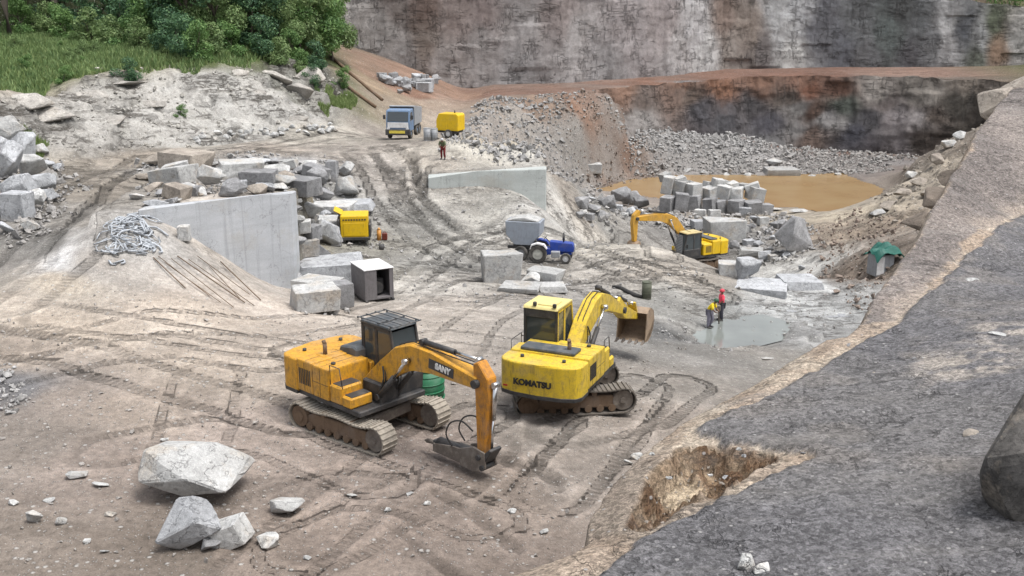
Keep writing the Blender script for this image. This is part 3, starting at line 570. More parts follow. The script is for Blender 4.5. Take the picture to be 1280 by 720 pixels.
ws = t.noise(t.n('Mapping', Vector=P, Rotation=(0, 0, R(-35)), Scale=(.35, 1.5, 1)).outputs[0], 1., 6, .7); c = t.mix(t.ramp(ws, .52, .68, 0, .32), c, (.30, .285, .27)); n1 = t.math('SUBTRACT', n1, kk)
LEDGE = t.set(Base__Color=c, Roughness=.95, Specular__IOR__Level=.2, Normal=t.bump(t.math('ADD', t.math('ADD', n1, t.math('MULTIPLY', n2, .8)), t.math('MULTIPLY', msk, .7)), .035, .9))
tag(link('rock_ledge', np_mesh('rock_ledge', np.c_[XX.ravel(), YY.ravel(), ZZ.ravel()], fc, True, CL.reshape(-1, 3)), LEDGE), kind='structure')
LTS = np.geomspace(5.5, 40, 900)
def GL(px, py):                                  # point of the ledge at a pixel
    a, b, c = ray(px, py); tt = LTS/b; h = CAMZ+c*tt-lfun(a*tt, LTS)
    k = max(1, int(np.argmax(h < 0))); y = LTS[k]; return np.array((a/b*y, y, float(lfun(a/b*y, y)[0])))
# ------------------------------------------------------------------ stone
GR_PALE = mat_rock('granite_pale', (.50, .50, .49), .72, tint=(.42, .37, .31))
GR_GREY = mat_rock('granite_grey', (.33, .33, .335), .6)
GR_TAN = mat_rock('granite_weathered', (.40, .355, .305), .62, tint=(.22, .19, .165))
GR_SLOPE = mat_rock('granite_slope', (.45, .425, .39), .6, tint=(.30, .27, .23))
GR_BROWN = mat_rock('granite_brown', (.24, .20, .165), .5)
GR_DARK = mat_rock('granite_dark_crust', (.165, .155, .145), .32, tint=(.31, .265, .215), sc=3.5)
GR_BLUE = mat_rock('granite_fresh', (.44, .45, .465), .70, sc=.8)
def rock_mesh(seed, flat=1., blocky=0., sub=1, rough=.05, npt=0):
    r = random.Random(seed); bm = bmesh.new()
    if blocky:
        pts = [Vector((x*(1-r.random()*.22*blocky), y*(1-r.random()*.22*blocky), z*(1-r.random()*.2*blocky))) for x in (-1, 1) for y in (-1, 1) for z in (-1, 1)]
        pts += [Vector((r.uniform(-1, 1), r.uniform(-1, 1), r.choice((-1, 1))*r.uniform(.85, 1.02))) for _ in range(3)]
    else:
        pts = []
        for _ in range(npt or r.randint(11, 16)):
            v = Vector((r.gauss(0, 1), r.gauss(0, 1), r.gauss(0, 1))).normalized(); v *= r.uniform(.8, 1.08); v.z *= flat; pts.append(v)
    vs = [bm.verts.new(p) for p in pts]; ret = bmesh.ops.convex_hull(bm, input=vs)
    bmesh.ops.delete(bm, geom=[v for v in bm.verts if not v.link_faces], context='VERTS')
    bmesh.ops.dissolve_limit(bm, angle_limit=R(9), verts=bm.verts[:], edges=bm.edges[:])
    bmesh.ops.bevel(bm, geom=bm.edges[:], offset=.045, segments=1, affect='EDGES', profile=.6)
    bmesh.ops.triangulate(bm, faces=bm.faces[:])
    for _ in range(sub): bmesh.ops.subdivide_edges(bm, edges=[e for e in bm.edges if e.calc_length() > .22], cuts=1, use_grid_fill=True); bmesh.ops.triangulate(bm, faces=[f for f in bm.faces if len(f.verts) > 3])
    P = np.array([v.co[:] for v in bm.verts]); n = fbm(P[:, 0]*2.1+seed, P[:, 1]*2.1, P[:, 2]*2.1+5, 3, seed); n2 = vn(P[:, 0]*7, P[:, 1]*7, P[:, 2]*7, seed+1)
    for v, a, b in zip(bm.verts, n, n2): v.co *= 1+rough*1.6*a+rough*.5*b
    zs = [v.co for v in bm.verts]; lo = Vector([min(c[i] for c in zs) for i in range(3)]); hi = Vector([max(c[i] for c in zs) for i in range(3)])
    for v in bm.verts: v.co = Vector(((v.co.x-(lo.x+hi.x)/2)/(hi.x-lo.x), (v.co.y-(lo.y+hi.y)/2)/(hi.y-lo.y), (v.co.z-lo.z)/(hi.z-lo.z)))
    bmesh.ops.recalc_face_normals(bm, faces=bm.faces[:])
    me = bpy.data.meshes.new('boulder'); bm.to_mesh(me); bm.free(); return me
ROUND = [rock_mesh(20+i, 1.0) for i in range(7)]; FLATR = [rock_mesh(40+i, .8) for i in range(5)]; BLOCK = [rock_mesh(60+i, 1, .9, rough=.03) for i in range(6)]; SLABR = [rock_mesh(80+i, 1, 1.2, rough=.025) for i in range(4)]
KINDS = {'r': ROUND, 'f': FLATR, 'b': BLOCK, 's': SLABR}
_mm = {}
def rock_me(k, i, mat):
    key = (k, i % len(KINDS[k]), mat.name)
    if key not in _mm: m = KINDS[k][i % len(KINDS[k])].copy(); m.materials.append(mat); _mm[key] = m
    return _mm[key]
SEENROCK = [0]
def rock(px, py, w, h, mat, label, group=None, k='r', name='boulder', rz=None, tilt=0., dp=1., lift=0., g=None, tilt_y=0., cat='boulder', idx=None):
    """a stone whose foot is at (px, py) and which looks w by h pixels big"""
    SEENROCK[0] += 1; i = SEENROCK[0]; rr = random.Random(i*13+5)
    p = (g or G)(px, py); s = depth(p)/F; sx = w*s; sz = h*s; sy = max(sx*.75, sz*.8)*dp
    dl = (CAMZ-p[2])/p[1]; sz = max(.35*sz, (sz*1.02-.55*sy*math.sin(math.atan(dl)))/math.cos(math.atan(dl)))
    o = link(name, rock_me(k, i if idx is None else idx, mat)); o.scale = (sx, sy, sz*1.08)
    o.rotation_euler = (R(tilt_y), R(tilt), (rr.uniform(-.45, .45)+rr.choice((0, math.pi))) if rz is None else R(rz))
    if rz is not None and abs(abs(rz) % 180-90) < 40: o.scale = (sy, sx, sz*1.08)
    o.location = (p[0], p[1]+sy*.35, p[2]-.06*sz+lift)
    return tag(o, label, cat, group)
# --- foreground
rock(238,631,134,70,GR_PALE,'largest pale grey boulder in the foreground, resting across a smaller rock','boulders dropped in the foreground',k='f',idx=1,rz=4,lift=.28,tilt=4)
rock(230,690,80,64,GR_BLUE,'blue grey boulder propping up the largest foreground boulder','boulders dropped in the foreground',k='r',idx=2,rz=20)
rock(290,686,50,36,GR_PALE,'broken tilted slab piece right beside the two foreground boulders','boulders dropped in the foreground',k='s',tilt=-22)
rock(332,687,34,20,GR_PALE,'small bright flat stone at the right end of the foreground rock heap','boulders dropped in the foreground',k='f')
rock(262,690,26,20,GR_GREY,'small grey wedge of stone squeezed beside the propping boulder','boulders dropped in the foreground',k='r')
rock(357,646,42,26,GR_PALE,'lone pointed pale stone lying apart on the brown ground','boulders dropped in the foreground',k='r',idx=4)
for a in [(94,600,26,12),(125,610,22,9),(42,655,22,18),(75,657,14,11),(137,646,14,7),(108,680,10,7),(130,692,12,6),(272,655,10,8),(278,668,9,7),(16,632,12,8),(60,628,14,6),(512,620,10,5),(640,642,12,6),(534,632,10,6),(680,668,12,7),(796,575,16,9),(786,582,12,8),(440,622,14,6),(484,640,10,6),(384,700,10,6),(205,552,10,5)]:
    rock(*a,GR_PALE,'fist to bucket sized pale stone lying loose on the brown quarry floor','loose stones on the quarry floor',k='f',name='stone',cat='stone')
# --- left edge heap
for i,a in enumerate([(8,178,40,34),(22,205,46,40),(6,225,40,48),(38,222,34,30),(50,240,34,24),(18,252,50,36),(42,262,30,26),(8,272,34,24),(20,276,34,36),(36,290,26,16),(6,294,26,18),(56,212,20,14),(64,230,18,14),(60,252,22,16),(2,200,26,30),(48,196,22,16),(70,214,14,10)]):
    lab = 'bright angular boulder at the foot of the left edge heap' if i == 8 else 'pale grey boulder in the tall heap at the left edge of the road'
    rock(*a,GR_BLUE if i%3 else GR_PALE,lab,'boulders heaped at the left edge',k='rfr'[i%3] if i!=8 else 'b')
# --- stones behind and on top of the large sawn face
TOP='broken blocks behind the large sawn face'
for px,py,w,h,k,m,lab in [(228,214,62,26,'s',GR_TAN,'wide brownish slab at the back of the blocks behind the large sawn face'),(200,209,44,18,'f',GR_TAN,'low brownish rock beside the dirt road behind the large sawn face'),
 (216,234,56,26,'s',GR_PALE,'tilted pale slab lying left of the pointed block'),(262,241,36,36,'r',GR_PALE,'pointed white block standing on the top of the large sawn face'),(290,246,36,24,'r',GR_GREY,'rounded grey block between the pointed and the squarish blocks'),
 (298,224,58,24,'s',GR_PALE,'long smooth white slab at the back of the row of blocks'),(322,238,46,26,'b',GR_GREY,'squarish dark grey block above the corner of the large sawn face'),(344,222,34,18,'f',GR_PALE,None),(352,236,34,20,'r',GR_PALE,None),(374,248,46,24,'b',GR_GREY,None),
 (396,236,30,28,'r',GR_GREY,None),(415,226,14,26,'b',GR_GREY,'narrow grey stone standing upright at the back of the pile'),(430,248,34,28,'r',GR_PALE,'round white boulder right below the dirt ramp'),(432,222,24,20,'r',GR_PALE,None),(405,252,30,18,'f',GR_GREY,None),(240,206,22,12,'f',GR_PALE,None),(250,226,22,12,'f',GR_GREY,None),(180,226,24,10,'f',GR_TAN,None),(190,240,24,12,'f',GR_TAN,None),(170,250,20,9,'f',GR_PALE,None),(205,246,26,10,'f',GR_GREY,None),(385,214,22,14,'f',GR_PALE,None),(360,208,20,10,'f',GR_PALE,None)]:
    rock(px,py,w,h,m,lab or 'smaller broken block among the stones behind the large sawn face',TOP,k=k,tilt=(10 if px==216 else 0))
rr = random.Random(12)
for i in range(46):
    u_ = rr.random(); px = 168+u_*255; py = 204+rr.random()*(44 if px > 230 else 56)*(1 if px < 370 else .9); w = rr.uniform(12, 34)
    if py > 262-(px-172)*.115 and px < 366: py -= 16
    rock(px, py, w, w*rr.uniform(.3, .62), rr.choice((GR_PALE, GR_GREY, GR_TAN, GR_BLUE)), 'smaller broken block among the stones behind the large sawn face', TOP, k=rr.choice('rfs'), tilt=rr.uniform(-16, 16))
PILE='boulders between the large sawn face and the yellow compressor'
for px,py,w,h,k,m,lab in [(384,274,38,22,'f',GR_PALE,None),(410,266,64,14,'s',GR_PALE,'long pale plank shaped slab pointing at the yellow compressor'),(436,264,60,14,'s',GR_BLUE,'long grey slab just above the yellow compressor'),(398,287,70,16,'s',GR_PALE,'flat grey slab lying left of the yellow compressor'),(382,300,34,22,'b',GR_GREY,None),(404,308,42,34,'r',GR_BLUE,'grey wedge shaped boulder leaning left of the yellow compressor'),
 (380,322,34,24,'b',GR_PALE,None),(398,324,28,22,'r',GR_GREY,None),(376,342,24,20,'r',GR_GREY,None),(372,308,20,16,'r',GR_GREY,None),(408,356,92,36,'s',GR_BLUE,'longest thick slab with a flat top beside the muddy puddle'),(396,376,58,30,'b',GR_PALE,'white topped block at the foot of the boulder pile'),(392,391,60,34,'b',GR_PALE,'lowest grey block of the pile, partly buried at the ramp edge'),(424,386,30,34,'s',GR_GREY,'dark slab leaning on the lowest block of the pile'),(432,372,24,20,'r',GR_GREY,None),(414,334,22,14,'f',GR_GREY,None),(430,330,22,12,'f',GR_GREY,None),(372,360,18,20,'r',GR_GREY,None),(371,286,20,18,'r',GR_PALE,None),(444,280,26,10,'s',GR_PALE,None)]:
    rock(px,py,w,h,m,lab or 'medium grey boulder wedged in the pile left of the yellow compressor',PILE,k=k)
for i in range(34):
    px = rr.uniform(368, 424); py = rr.uniform(250, 372); w = rr.uniform(10, 26)
    rock(px, py, w, w*rr.uniform(.4, .75), rr.choice((GR_PALE, GR_GREY, GR_BLUE)), 'medium grey boulder wedged in the pile left of the yellow compressor', PILE, k=rr.choice('rfs'), tilt=rr.uniform(-14, 14))
# --- by the tractor
rock(627,355,50,42,GR_PALE,'large squared pale block in front of the blue tractor','blocks around the blue tractor',k='b',idx=1,rz=8,dp=.9)
for px,py,w,h,k,lab in [(682,357,44,22,'s','flat pale slab under the rear of the blue tractor'),(664,358,26,18,'r','small round pale boulder between the squared block and the slab'),(650,366,54,12,'s','thin pale slab lying on the ground below the squared block'),(690,366,40,12,'s','low white slab nearest the cab of the yellow excavator')]:
    rock(px,py,w,h,GR_PALE,lab,'blocks around the blue tractor',k=k)
# --- squared blocks stacked by the pond
ST='squared granite blocks stacked beside the pond'
for px,py,w,h,dz in [(834,266,19,26,0),(850,262,20,24,0),(868,266,20,22,0),(886,264,16,20,0),(901,266,18,20,0),(920,264,18,18,0),(940,266,22,18,0),(955,270,18,16,0),(876,276,20,13,0),(900,278,20,14,0),(920,274,18,14,0),(942,276,22,14,0),
 (833,242,15,22,1),(850,245,16,22,1),(867,247,20,22,1),(888,248,16,16,1),(902,247,20,17,1),(921,249,20,17,1),(942,250,22,18,1),(832,226,13,13,2),(852,228,15,10,2),(862,280,13,9,0),(888,282,12,9,0),(930,284,14,9,0),(955,280,13,10,0),(860,232,10,9,2),(928,236,12,9,2),(905,232,11,9,2),(884,236,13,11,2),(895,234,15,13,2),(914,236,16,11,2),(942,238,18,10,2)]:
    lab = {0:'grey squared block in the bottom row of the stack beside the pond',1:'grey squared block in the middle row of the stack beside the pond',2:'white topped squared block in the top row of the stack beside the pond'}[dz]
    b = at_y(px, py, (97.5, 98.6, 99.4)[dz]); s = depth(b)/F
    o = link('granite_block', rock_me('b', SEENROCK[0], GR_PALE if dz else GR_GREY)); SEENROCK[0] += 1
    o.scale = (w*s*random.uniform(.84, 1.04), w*s*1.0, h*s*random.uniform(.85, 1.08)); o.rotation_euler = (0, R(random.uniform(-7, 7)*(1+dz)), random.uniform(-.75, .75)+(0 if SEENROCK[0]%2 else math.pi)); o.location = b+np.array((random.uniform(-.12, .12), random.uniform(-.5, .4), -.08)); tag(o, lab, 'block', ST)
rock(908,303,50,31,GR_PALE,'large block with a flat dusty white top behind the far excavator','blocks around the far excavator',k='s',idx=2)
rock(893,274,16,12,GR_PALE,'small squared block on its own behind the dusty topped block','blocks around the far excavator',k='b')
rock(996,316,46,46,GR_GREY,'tall dark grey sawn slab standing upright at the right of the rubble','blocks around the far excavator',k='r',idx=1)
rock(936,352,34,32,GR_BLUE,'angular blue white boulder on the ledge right of the far excavator','blocks around the far excavator',k='r',idx=3)
rock(918,347,38,20,GR_PALE,'pale slab leaning against the angular boulder on the ledge','blocks around the far excavator',k='s')
rock(940,320,30,10,GR_PALE,'thin white slab half buried in the rubble','blocks around the far excavator',k='s')
rock(924,292,22,10,GR_PALE,'white flat stone behind the large dusty topped block','blocks around the far excavator',k='s')
for px,py,w,h,lab in [(955,366,70,20,'broad pale slab lying flat below the angular boulder'),(1004,362,54,22,'pale pointed slab at the edge of the brown spoil heap'),(1022,394,74,14,'pale wet flat rock nearest the rim of the ledge'),(968,388,60,12,'flat wet rock right behind the small puddle')]:
    rock(px,py,w,h,GR_BLUE,lab,'pale flat rocks right of the puddle',k='s',idx=px%4,dp=1.2,lift=-.22)
rr = random.Random(3)
for i in range(46):
    px, py = rr.choice([(rr.uniform(905, 985), rr.uniform(284, 328)), (rr.uniform(720, 800), rr.uniform(250, 276)), (rr.uniform(935, 1012), rr.uniform(305, 340)), (rr.uniform(860, 960), rr.uniform(270, 292))])
    w = rr.uniform(8, 18); rock(px, py, w, w*rr.uniform(.5, .8), rr.choice((GR_GREY, GR_PALE, GR_BLUE)), 'broken grey stone in the rubble spread around the far excavator', 'broken stones around the far excavator', k=rr.choice('rbf'), name='stone', cat='stone')
for px,py,w,h in [(726,262,22,16),(742,268,20,14),(760,262,24,18),(778,258,30,24),(792,256,26,18),(752,274,18,12),(735,276,16,10),(802,262,20,16)]:
    rock(px,py,w,h,GR_GREY,'dark grey boulder in the row left of the squared block stack','boulders left of the squared block stack',k='rb'[px%2])
# --- pond shore, wall feet, right edge
rock(742,217,22,13,GR_PALE,'single white block at the left tip of the pond','stones on the pond shore',k='b')
rock(978,220,44,11,GR_PALE,'long white slab at the far water edge of the pond','stones on the pond shore',k='s')
rock(968,209,24,10,GR_PALE,'white stone just above the long slab at the far water edge','stones on the pond shore',k='r')
for px,py,w,h in [(910,220,12,5),(935,221,10,5),(880,218,10,5),(1015,222,10,4),(1048,221,9,5),(860,216,12,6),(965,264,30,6),(1000,266,24,5),(938,259,22,6)]:
    rock(px,py,w,h,GR_PALE,'small pale stone lying at the edge of the brown pond water','small stones at the pond edge',k='f',name='stone',cat='stone')
rr = random.Random(8)
for i in range(34):
    px = rr.uniform(476, 545); py = rr.uniform(102, 118) if px > 495 else rr.uniform(98, 108); w = rr.uniform(8, 17)
    rock(px, py, w, w*.75, rr.choice((GR_BLUE, GR_GREY)), 'grey boulder in the heap at the left foot of the tall quarry wall', 'boulders at the foot of the tall wall', k=rr.choice('rb'))
for i in range(40):
    px, py = rr.uniform(235, 425), 0; py = 178-(px-235)*.075+rr.uniform(-9, 3); w = rr.uniform(5, 11)
    rock(px, py, w, w*.7, GR_PALE, 'small pale stone at the foot of the left rock slope by the road', 'stones along the road below the slope', k='rf'[i%2], name='stone', cat='stone')
for i,(px,py,w,h) in enumerate([(50,146,60,26),(100,120,60,18),(150,104,60,14),(126,88,24,14),(142,92,20,12),(30,130,50,24),(290,92,34,14),(345,100,40,20),(375,120,36,24),(385,100,40,24),(310,112,44,12),(170,128,60,14),(235,118,50,10),(120,150,60,14),(200,160,50,10),(270,150,40,12),(360,146,40,12),(215,98,30,8)]):
    rock(px,py,w,h,GR_SLOPE,'layered rock ledge jutting from the pale slope below the trees','rock ledges on the left slope',k='f',name='rock_outcrop',cat='rock ledge',dp=1.3,lift=-.6,tilt=(i*37)%15-6)
for px,py,w,h,lab in [(1241,160,46,50,'pinkish rounded boulder on top of the tilted rock sheet'),(1272,140,44,48,'tall brownish boulder at the right end of the tilted rock sheet')]:
    p=at_y(px,py,33 if px<1260 else 33.5); s=depth(p)/F; o=link('boulder',rock_me('r',3 if px<1260 else 5,GR_TAN)); o.scale=(w*s,w*s,h*s); o.location=p; tag(o,lab,'boulder','boulders on the tilted sheet')
for px,py,w,h,y in [(1172,250,40,16,25.5),(1156,276,40,12,24.),(1194,226,34,14,27)]:
    p=at_y(px,py,y); s=depth(p)/F; o=link('boulder',rock_me('f',int(px),GR_BROWN)); o.scale=(w*s,w*s*1.2,h*s); o.rotation_euler=(0,R(-24),R(30)); o.location=p-np.array((0,0,.1)); tag(o,'brown layered rock broken off behind the edge of the tilted sheet','boulder','broken layers behind the tilted sheet')
for px,py,w,h in [(1150,232,22,12),(1130,246,26,10),(1172,208,20,14),(1188,186,20,12),(1112,262,24,10),(1200,176,16,12),(1160,246,18,10),(1098,270,20,10),(1140,222,16,9)]:
    rock(px,py,w,h,GR_TAN if px%3 else GR_PALE,'weathered rock sticking out of the tan bank right of the pond','rocks on the bank right of the pond',k='f')
# --- on the ledge
p=GL(1262,676); s=depth(p)/F
bmsh=rock_mesh(137,1.0,sub=2,rough=.075,npt=17); bmsh.materials.append(GR_DARK); o=link('boulder',bmsh); o.scale=(1.6,1.7,2.75); o.location=(p[0]+.74,p[1]+.45,p[2]-.5); o.rotation_euler=(0,R(4),R(40)); tag(o,'dark lichen stained boulder cut off by the right edge','boulder','boulders on the ledge')
for px,py,w,h,lab in [(1192,586,62,14,'flat tan flake of stone in a shallow dip of the dark ledge'),(1216,552,24,14,'small pale stone beside the flat tan flake'),(932,716,26,24,'grey stone at the lower edge of the dark ledge'),(952,722,22,18,'pale stone touching the grey one at the lower edge of the ledge'),(1216,356,20,9,'flat white stone far up on the dark ledge'),(1262,424,42,10,'long pale slab on the whitish patch of the ledge'),(960,452,18,6,'thin grey stone at the rim of the ledge above the quarry')]:
    rock(px,py,w,h,GR_TAN if 'tan' in lab else GR_PALE,lab,'stones on the dark ledge',k='f',name='stone',cat='stone',g=GL)
rr = random.Random(5)
for i in range(60):
    px, py = rr.uniform(800, 1250), rr.uniform(430, 715)
    if py < 560 and px < 990: continue
    w = rr.uniform(3.5, 9); rock(px, py, w, w*.6, rr.choice((GR_PALE, GR_GREY, GR_TAN)), 'pebble lying on the dark gravelly ledge', 'pebbles on the dark ledge', k='f', name='pebble', cat='pebble', g=GL)
# ------------------------------------------------------------------ uncountable rubble
TEMPL = []
for i in range(6):
    bm = bmesh.new(); q = random.Random(i+900); vs = [bm.verts.new(Vector((q.gauss(0, 1), q.gauss(0, 1), q.gauss(0, .8))).normalized()*q.uniform(.8, 1.1)) for _ in range(9)]
    bmesh.ops.convex_hull(bm, input=vs); bmesh.ops.delete(bm, geom=[v for v in bm.verts if not v.link_faces], context='VERTS'); bmesh.ops.triangulate(bm, faces=bm.faces[:]); bm.verts.index_update()
    TEMPL.append((np.array([v.co[:] for v in bm.verts]), np.array([[v.index for v in f.verts] for f in bm.faces]))); bm.free()
def scatter(name, x, y, sz, mat, zf=terr, sink=.25):
    z = zf(x, y); Vs, Fs, n = [], [], 0
    for i in range(len(x)):
        tv, tf = TEMPL[i % 6]; a = RNG.uniform(0, 6.28); ca, sa = math.cos(a), math.sin(a); S = sz[i]*RNG.uniform(.6, 1.2, 3)*.5
        v = tv*S; v = np.c_[v[:, 0]*ca-v[:, 1]*sa, v[:, 0]*sa+v[:, 1]*ca, v[:, 2]]+(x[i], y[i], z[i]+S[2]*(1-2*sink)); Vs.append(v); Fs.append(tf+n); n += len(v)
    return tag(link(name, np_mesh(name, np.concatenate(Vs), np.concatenate(Fs), False), mat), kind='stuff')
def pts_in(poly, n, margin=0):
    P = np.array(poly); lo, hi = P.min(0)-margin, P.max(0)+margin; x = RNG.uniform(lo[0], hi[0], n*4); y = RNG.uniform(lo[1], hi[1], n*4)
    k = sd_poly(x, y, poly)+fbm(x*.5, y*.5, 0, 3, 3)*1.5 < margin; return x[k][:n], y[k][:n]
MR1 = mat_rock('rubble_grey', (.47, .46, .45), .62); MR2 = mat_rock('rubble_brown', (.31, .25, .21), .6)
x, y = pts_in(talus, 14000); red = sst(4, 0, np.hypot((x-at_y(775,185,118)[0])/1.6, (y-118)/1.5)-2) > RNG.random(len(x))*1.1
sz = np.clip(RNG.lognormal(-1.6, .55, len(x)), .08, .9)
scatter('rubble', x[~red], y[~red], sz[~red], MR1); scatter('rubble', x[red], y[red], sz[red]*.8, MR2)
# rubble apron below the sheer wall
x = RNG.uniform(14, 55, 5200); xr = np.array([p[0] for p in LR[3:10]]); yr = np.array([p[1] for p in LR[3:10]]); y = np.interp(x, xr, yr)-1.2-np.abs(RNG.normal(0, 5.5, len(x)))
k = (sd_poly(x, y, pond_poly) > .2) & (RNG.random(len(x)) < np.interp(x, [14, 34, 40, 55], [1, 1, .45, .2])); scatter('rubble', x[k], y[k], np.clip(RNG.lognormal(-1.4, .55, k.sum()), .1, 1.1), MR1)
x, y = pts_in(rub, 1800); scatter('rubble', x, y, np.clip(RNG.lognormal(-1.35, .5, len(x)), .1, .8), MR1)
x, y = pts_in(spoil, 900); scatter('rubble', x, y, np.clip(RNG.lognormal(-1.9, .6, len(x)), .06, .5), MR2)
lh = pl((-20,150),(40,160),(80,205),(95,240),(70,290),(20,310),(-20,300)); x, y = pts_in(lh, 900); scatter('rubble', x, y, np.clip(RNG.lognormal(-1.5, .5, len(x)), .08, .8), MR1)
mid = pl((180,200),(300,190),(440,205),(475,260),(470,330),(440,390),(370,395),(365,245),(180,255)); x, y = pts_in(mid, 1500); scatter('rubble', x, y, np.clip(RNG.lognormal(-1.6, .5, len(x)), .07, .6), MR1)
x, y = pts_in(slope_poly, 700, -.5); scatter('rubble', x, y, np.clip(RNG.lognormal(-1.8, .5, len(x)), .06, .5), mat_rock('rubble_pale', (.46, .44, .40), .7))
x, y = pts_in(pl((-20,455),(15,455),(22,490),(14,520),(-20,525)), 260, .2); scatter('rubble', x, y, np.clip(RNG.lognormal(-2., .5, len(x)), .05, .4), MR1)
# grit over the floor
floor_poly = pl((-60,720),(-60,420),(100,370),(340,395),(500,370),(700,380),(860,430),(840,490),(780,600),(640,720)); x, y = pts_in(floor_poly, 4200)
k = fbm(x*.25, y*.25, 0, 3, 55) > -.12; scatter('gravel', x[k], y[k], np.clip(RNG.lognormal(-3.1, .55, k.sum()), .02, .22), mat_rock('gravel', (.46, .43, .40), .7))
fp2 = pl((470,380),(480,220),(560,190),(690,270),(830,330),(1010,360),(1060,390),(900,440),(760,400)); x, y = pts_in(fp2, 1900); scatter('gravel', x, y, np.clip(RNG.lognormal(-2.6, .55, len(x)), .04, .3), MR1)
x = RNG.uniform(0, 9, 5200); y = RNG.uniform(6.5, 20, 5200); k = (sd_poly(x, y, darkp) < -.03) & (sd_poly(x, y, gully) > 0)
scatter('gravel', x[k], y[k], np.clip(RNG.lognormal(-4.2, .5, k.sum()), .008, .07), mat_rock('ledge_gravel', (.30, .28, .26), .55), zf=lfun)
gx, gy = pts_in(gully, 240, .1); scatter('gravel', gx, gy, np.clip(RNG.lognormal(-3.6, .5, len(gx)), .015, .12), GR_TAN, zf=lambda a, b: lfun(a, b)-.3)
x, y = pts_in(bank_p, 900); scatter('rubble', x, y, np.clip(RNG.lognormal(-1.7, .6, len(x)), .07, .7), mat_rock('rubble_tan', (.42, .38, .33), .6))
# ------------------------------------------------------------------ sawn faces
def mat_sawn(name, a, b):
    t = NT(name); co = t.n('TexCoord').outputs['Object']; P = t.n('NewGeometry').outputs['Position']
    st = t.noise(t.n('Mapping', Vector=P, Scale=(.35, .35, 2.6)).outputs[0], 1.2, 5, .6); n = t.noise(P, .6, 5, .6); f = t.noise(P, 24, 3, .7)
    vs = t.noise(t.n('Mapping', Vector=P, Scale=(2.2, 2.2, .06)).outputs[0], 1.6, 4, .65)
    c = t.mix(t.ramp(t.math('ADD', t.math('MULTIPLY', st, .5), t.math('MULTIPLY', n, .5)), .38, .62), a, b)
    c = t.mix(t.ramp(vs, .54, .66, 0, .4), c, tuple(v*.62 for v in b)); c = t.mix(t.ramp(t.math('ABSOLUTE', t.math('SUBTRACT', t.noise(P, .5, 5, .6), .5), 0.), 0., .006, .45, 0.), c, (.12, .115, .11)); c = t.mix(t.ramp(t.noise(P, .45, 5, .7), .55, .7, 0, .4), c, (.36, .33, .28))
    k = t.ramp(f, .3, .7, .86, 1.12); c = t.mix(1., c, t.n('CombineColor', Red=k, Green=k, Blue=k).outputs[0], 'MULTIPLY')
    return t.set(Base__Color=c, Roughness=.8, Specular__IOR__Level=.3, Normal=t.bump(f, .01, .4))
SAWN = mat_sawn('sawn_granite', tuple(lin((204,207,211))*.74), tuple(lin((186,189,193))*.74)); SAWN2 = mat_sawn('sawn_granite_green', tuple(lin((204,209,206))*.74), tuple(lin((186,191,188))*.74))
def sawn_block(name, top, drop, back, mat, grid=.35):
    """top: front edge points at their heights; the block goes down by drop and back away from the camera"""
    A = [Vector(p) for p in top]; mb = bmesh.new(); n = len(A); bk = [Vector(b) for b in back]
    ring = A+bk[::-1]; T = [mb.verts.new(v) for v in ring]; B = [mb.verts.new(v-Vector((0, 0, drop))) for v in ring]; m = len(ring)
    mb.faces.new(T); mb.faces.new(B[::-1])
    for i in range(m): mb.faces.new((T[i], B[i], B[(i+1) % m], T[(i+1) % m]))
    bmesh.ops.bevel(mb, geom=[e for e in mb.edges], offset=.05, segments=1, affect='EDGES'); bmesh.ops.recalc_face_normals(mb, faces=mb.faces[:])
    me = bpy.data.meshes.new(name); mb.to_mesh(me); mb.free(); return tag(link(name, me, mat), kind='structure')
c1 = at_y(364, 241, 49.5); c0 = at_y(172, 262, 45.3); cm = at_y(330, 243, 48.8); c2 = c1+np.array((.05, .95, -.05)); cb = c0+np.array((-.05, .95, -.05))
sawn_block('rock_face', [c0, cm, c1], 5.4, [cb, c2], SAWN)
d0 = at_y(535, 222, 69.5); d1 = at_y(683, 211, 70.5); dm = at_y(597, 214, 70.0)
sawn_block('rock_face', [d0, dm, d1], 3.6, [d0+np.array((-.1, 1.3, .0)), d1+np.array((.05, 1.3, .0))], SAWN2)
# ------------------------------------------------------------------ machines
def yl_(c, k=.72): return tuple(lin(c)*k)
ORANGE = mat_paint('orange_paint', yl_((240,176,50)), .4, (.17, .11, .06), .8, sc=4.5); YELLOW = mat_paint('yellow_paint', yl_((250,214,60)), .38, (.22, .16, .08), .72, sc=4.5)
YELLOW2 = mat_paint('compressor_yellow', yl_((250,206,24)), .4, (.25, .18, .06), .3); FADED = mat_paint('weathered_arm_paint', yl_((222,150,44)), .55, (.17, .11, .07), .85, sc=4)
BLACK = mat_paint('black_steel', (.030, .031, .034), .5, (.16, .14, .12), .45); DUSTY = mat_paint('dusty_black', (.055, .068, .08), .55, (.2, .18, .16), .7)
RUST = mat_paint('rusty_steel', (.17, .115, .075), .8, (.09, .055, .035), .7); MUDSTEEL = mat_paint('muddy_steel', (.12, .10, .085), .8, (.30, .265, .225), .8, sc=5)
SHOE = mat_paint('dried_mud_track', (.34, .305, .255), .9, (.14, .12, .10), .75, sc=6); SHOE_D = mat_paint('dark_track', (.13, .115, .10), .85, (.25, .22, .185), .6, sc=6)
CHROME = mat_plain('chrome_rod', (.62, .62, .62), .25, 1., .05); RUBBER = mat_plain('rubber', (.035, .034, .033), .8); TYRE = mat_paint('tyre_rubber', (.04, .039, .037), .85, (.22, .2, .175), .8)
GREYP = mat_paint('grey_paint', (.30, .315, .335), .5, (.2, .18, .16), .5); WHITEP = mat_paint('white_paint', (.72, .72, .72), .5, (.36, .33, .3), .5); BLUE = mat_paint('blue_paint', yl_((28,72,176)), .4, (.16, .15, .15), .4)
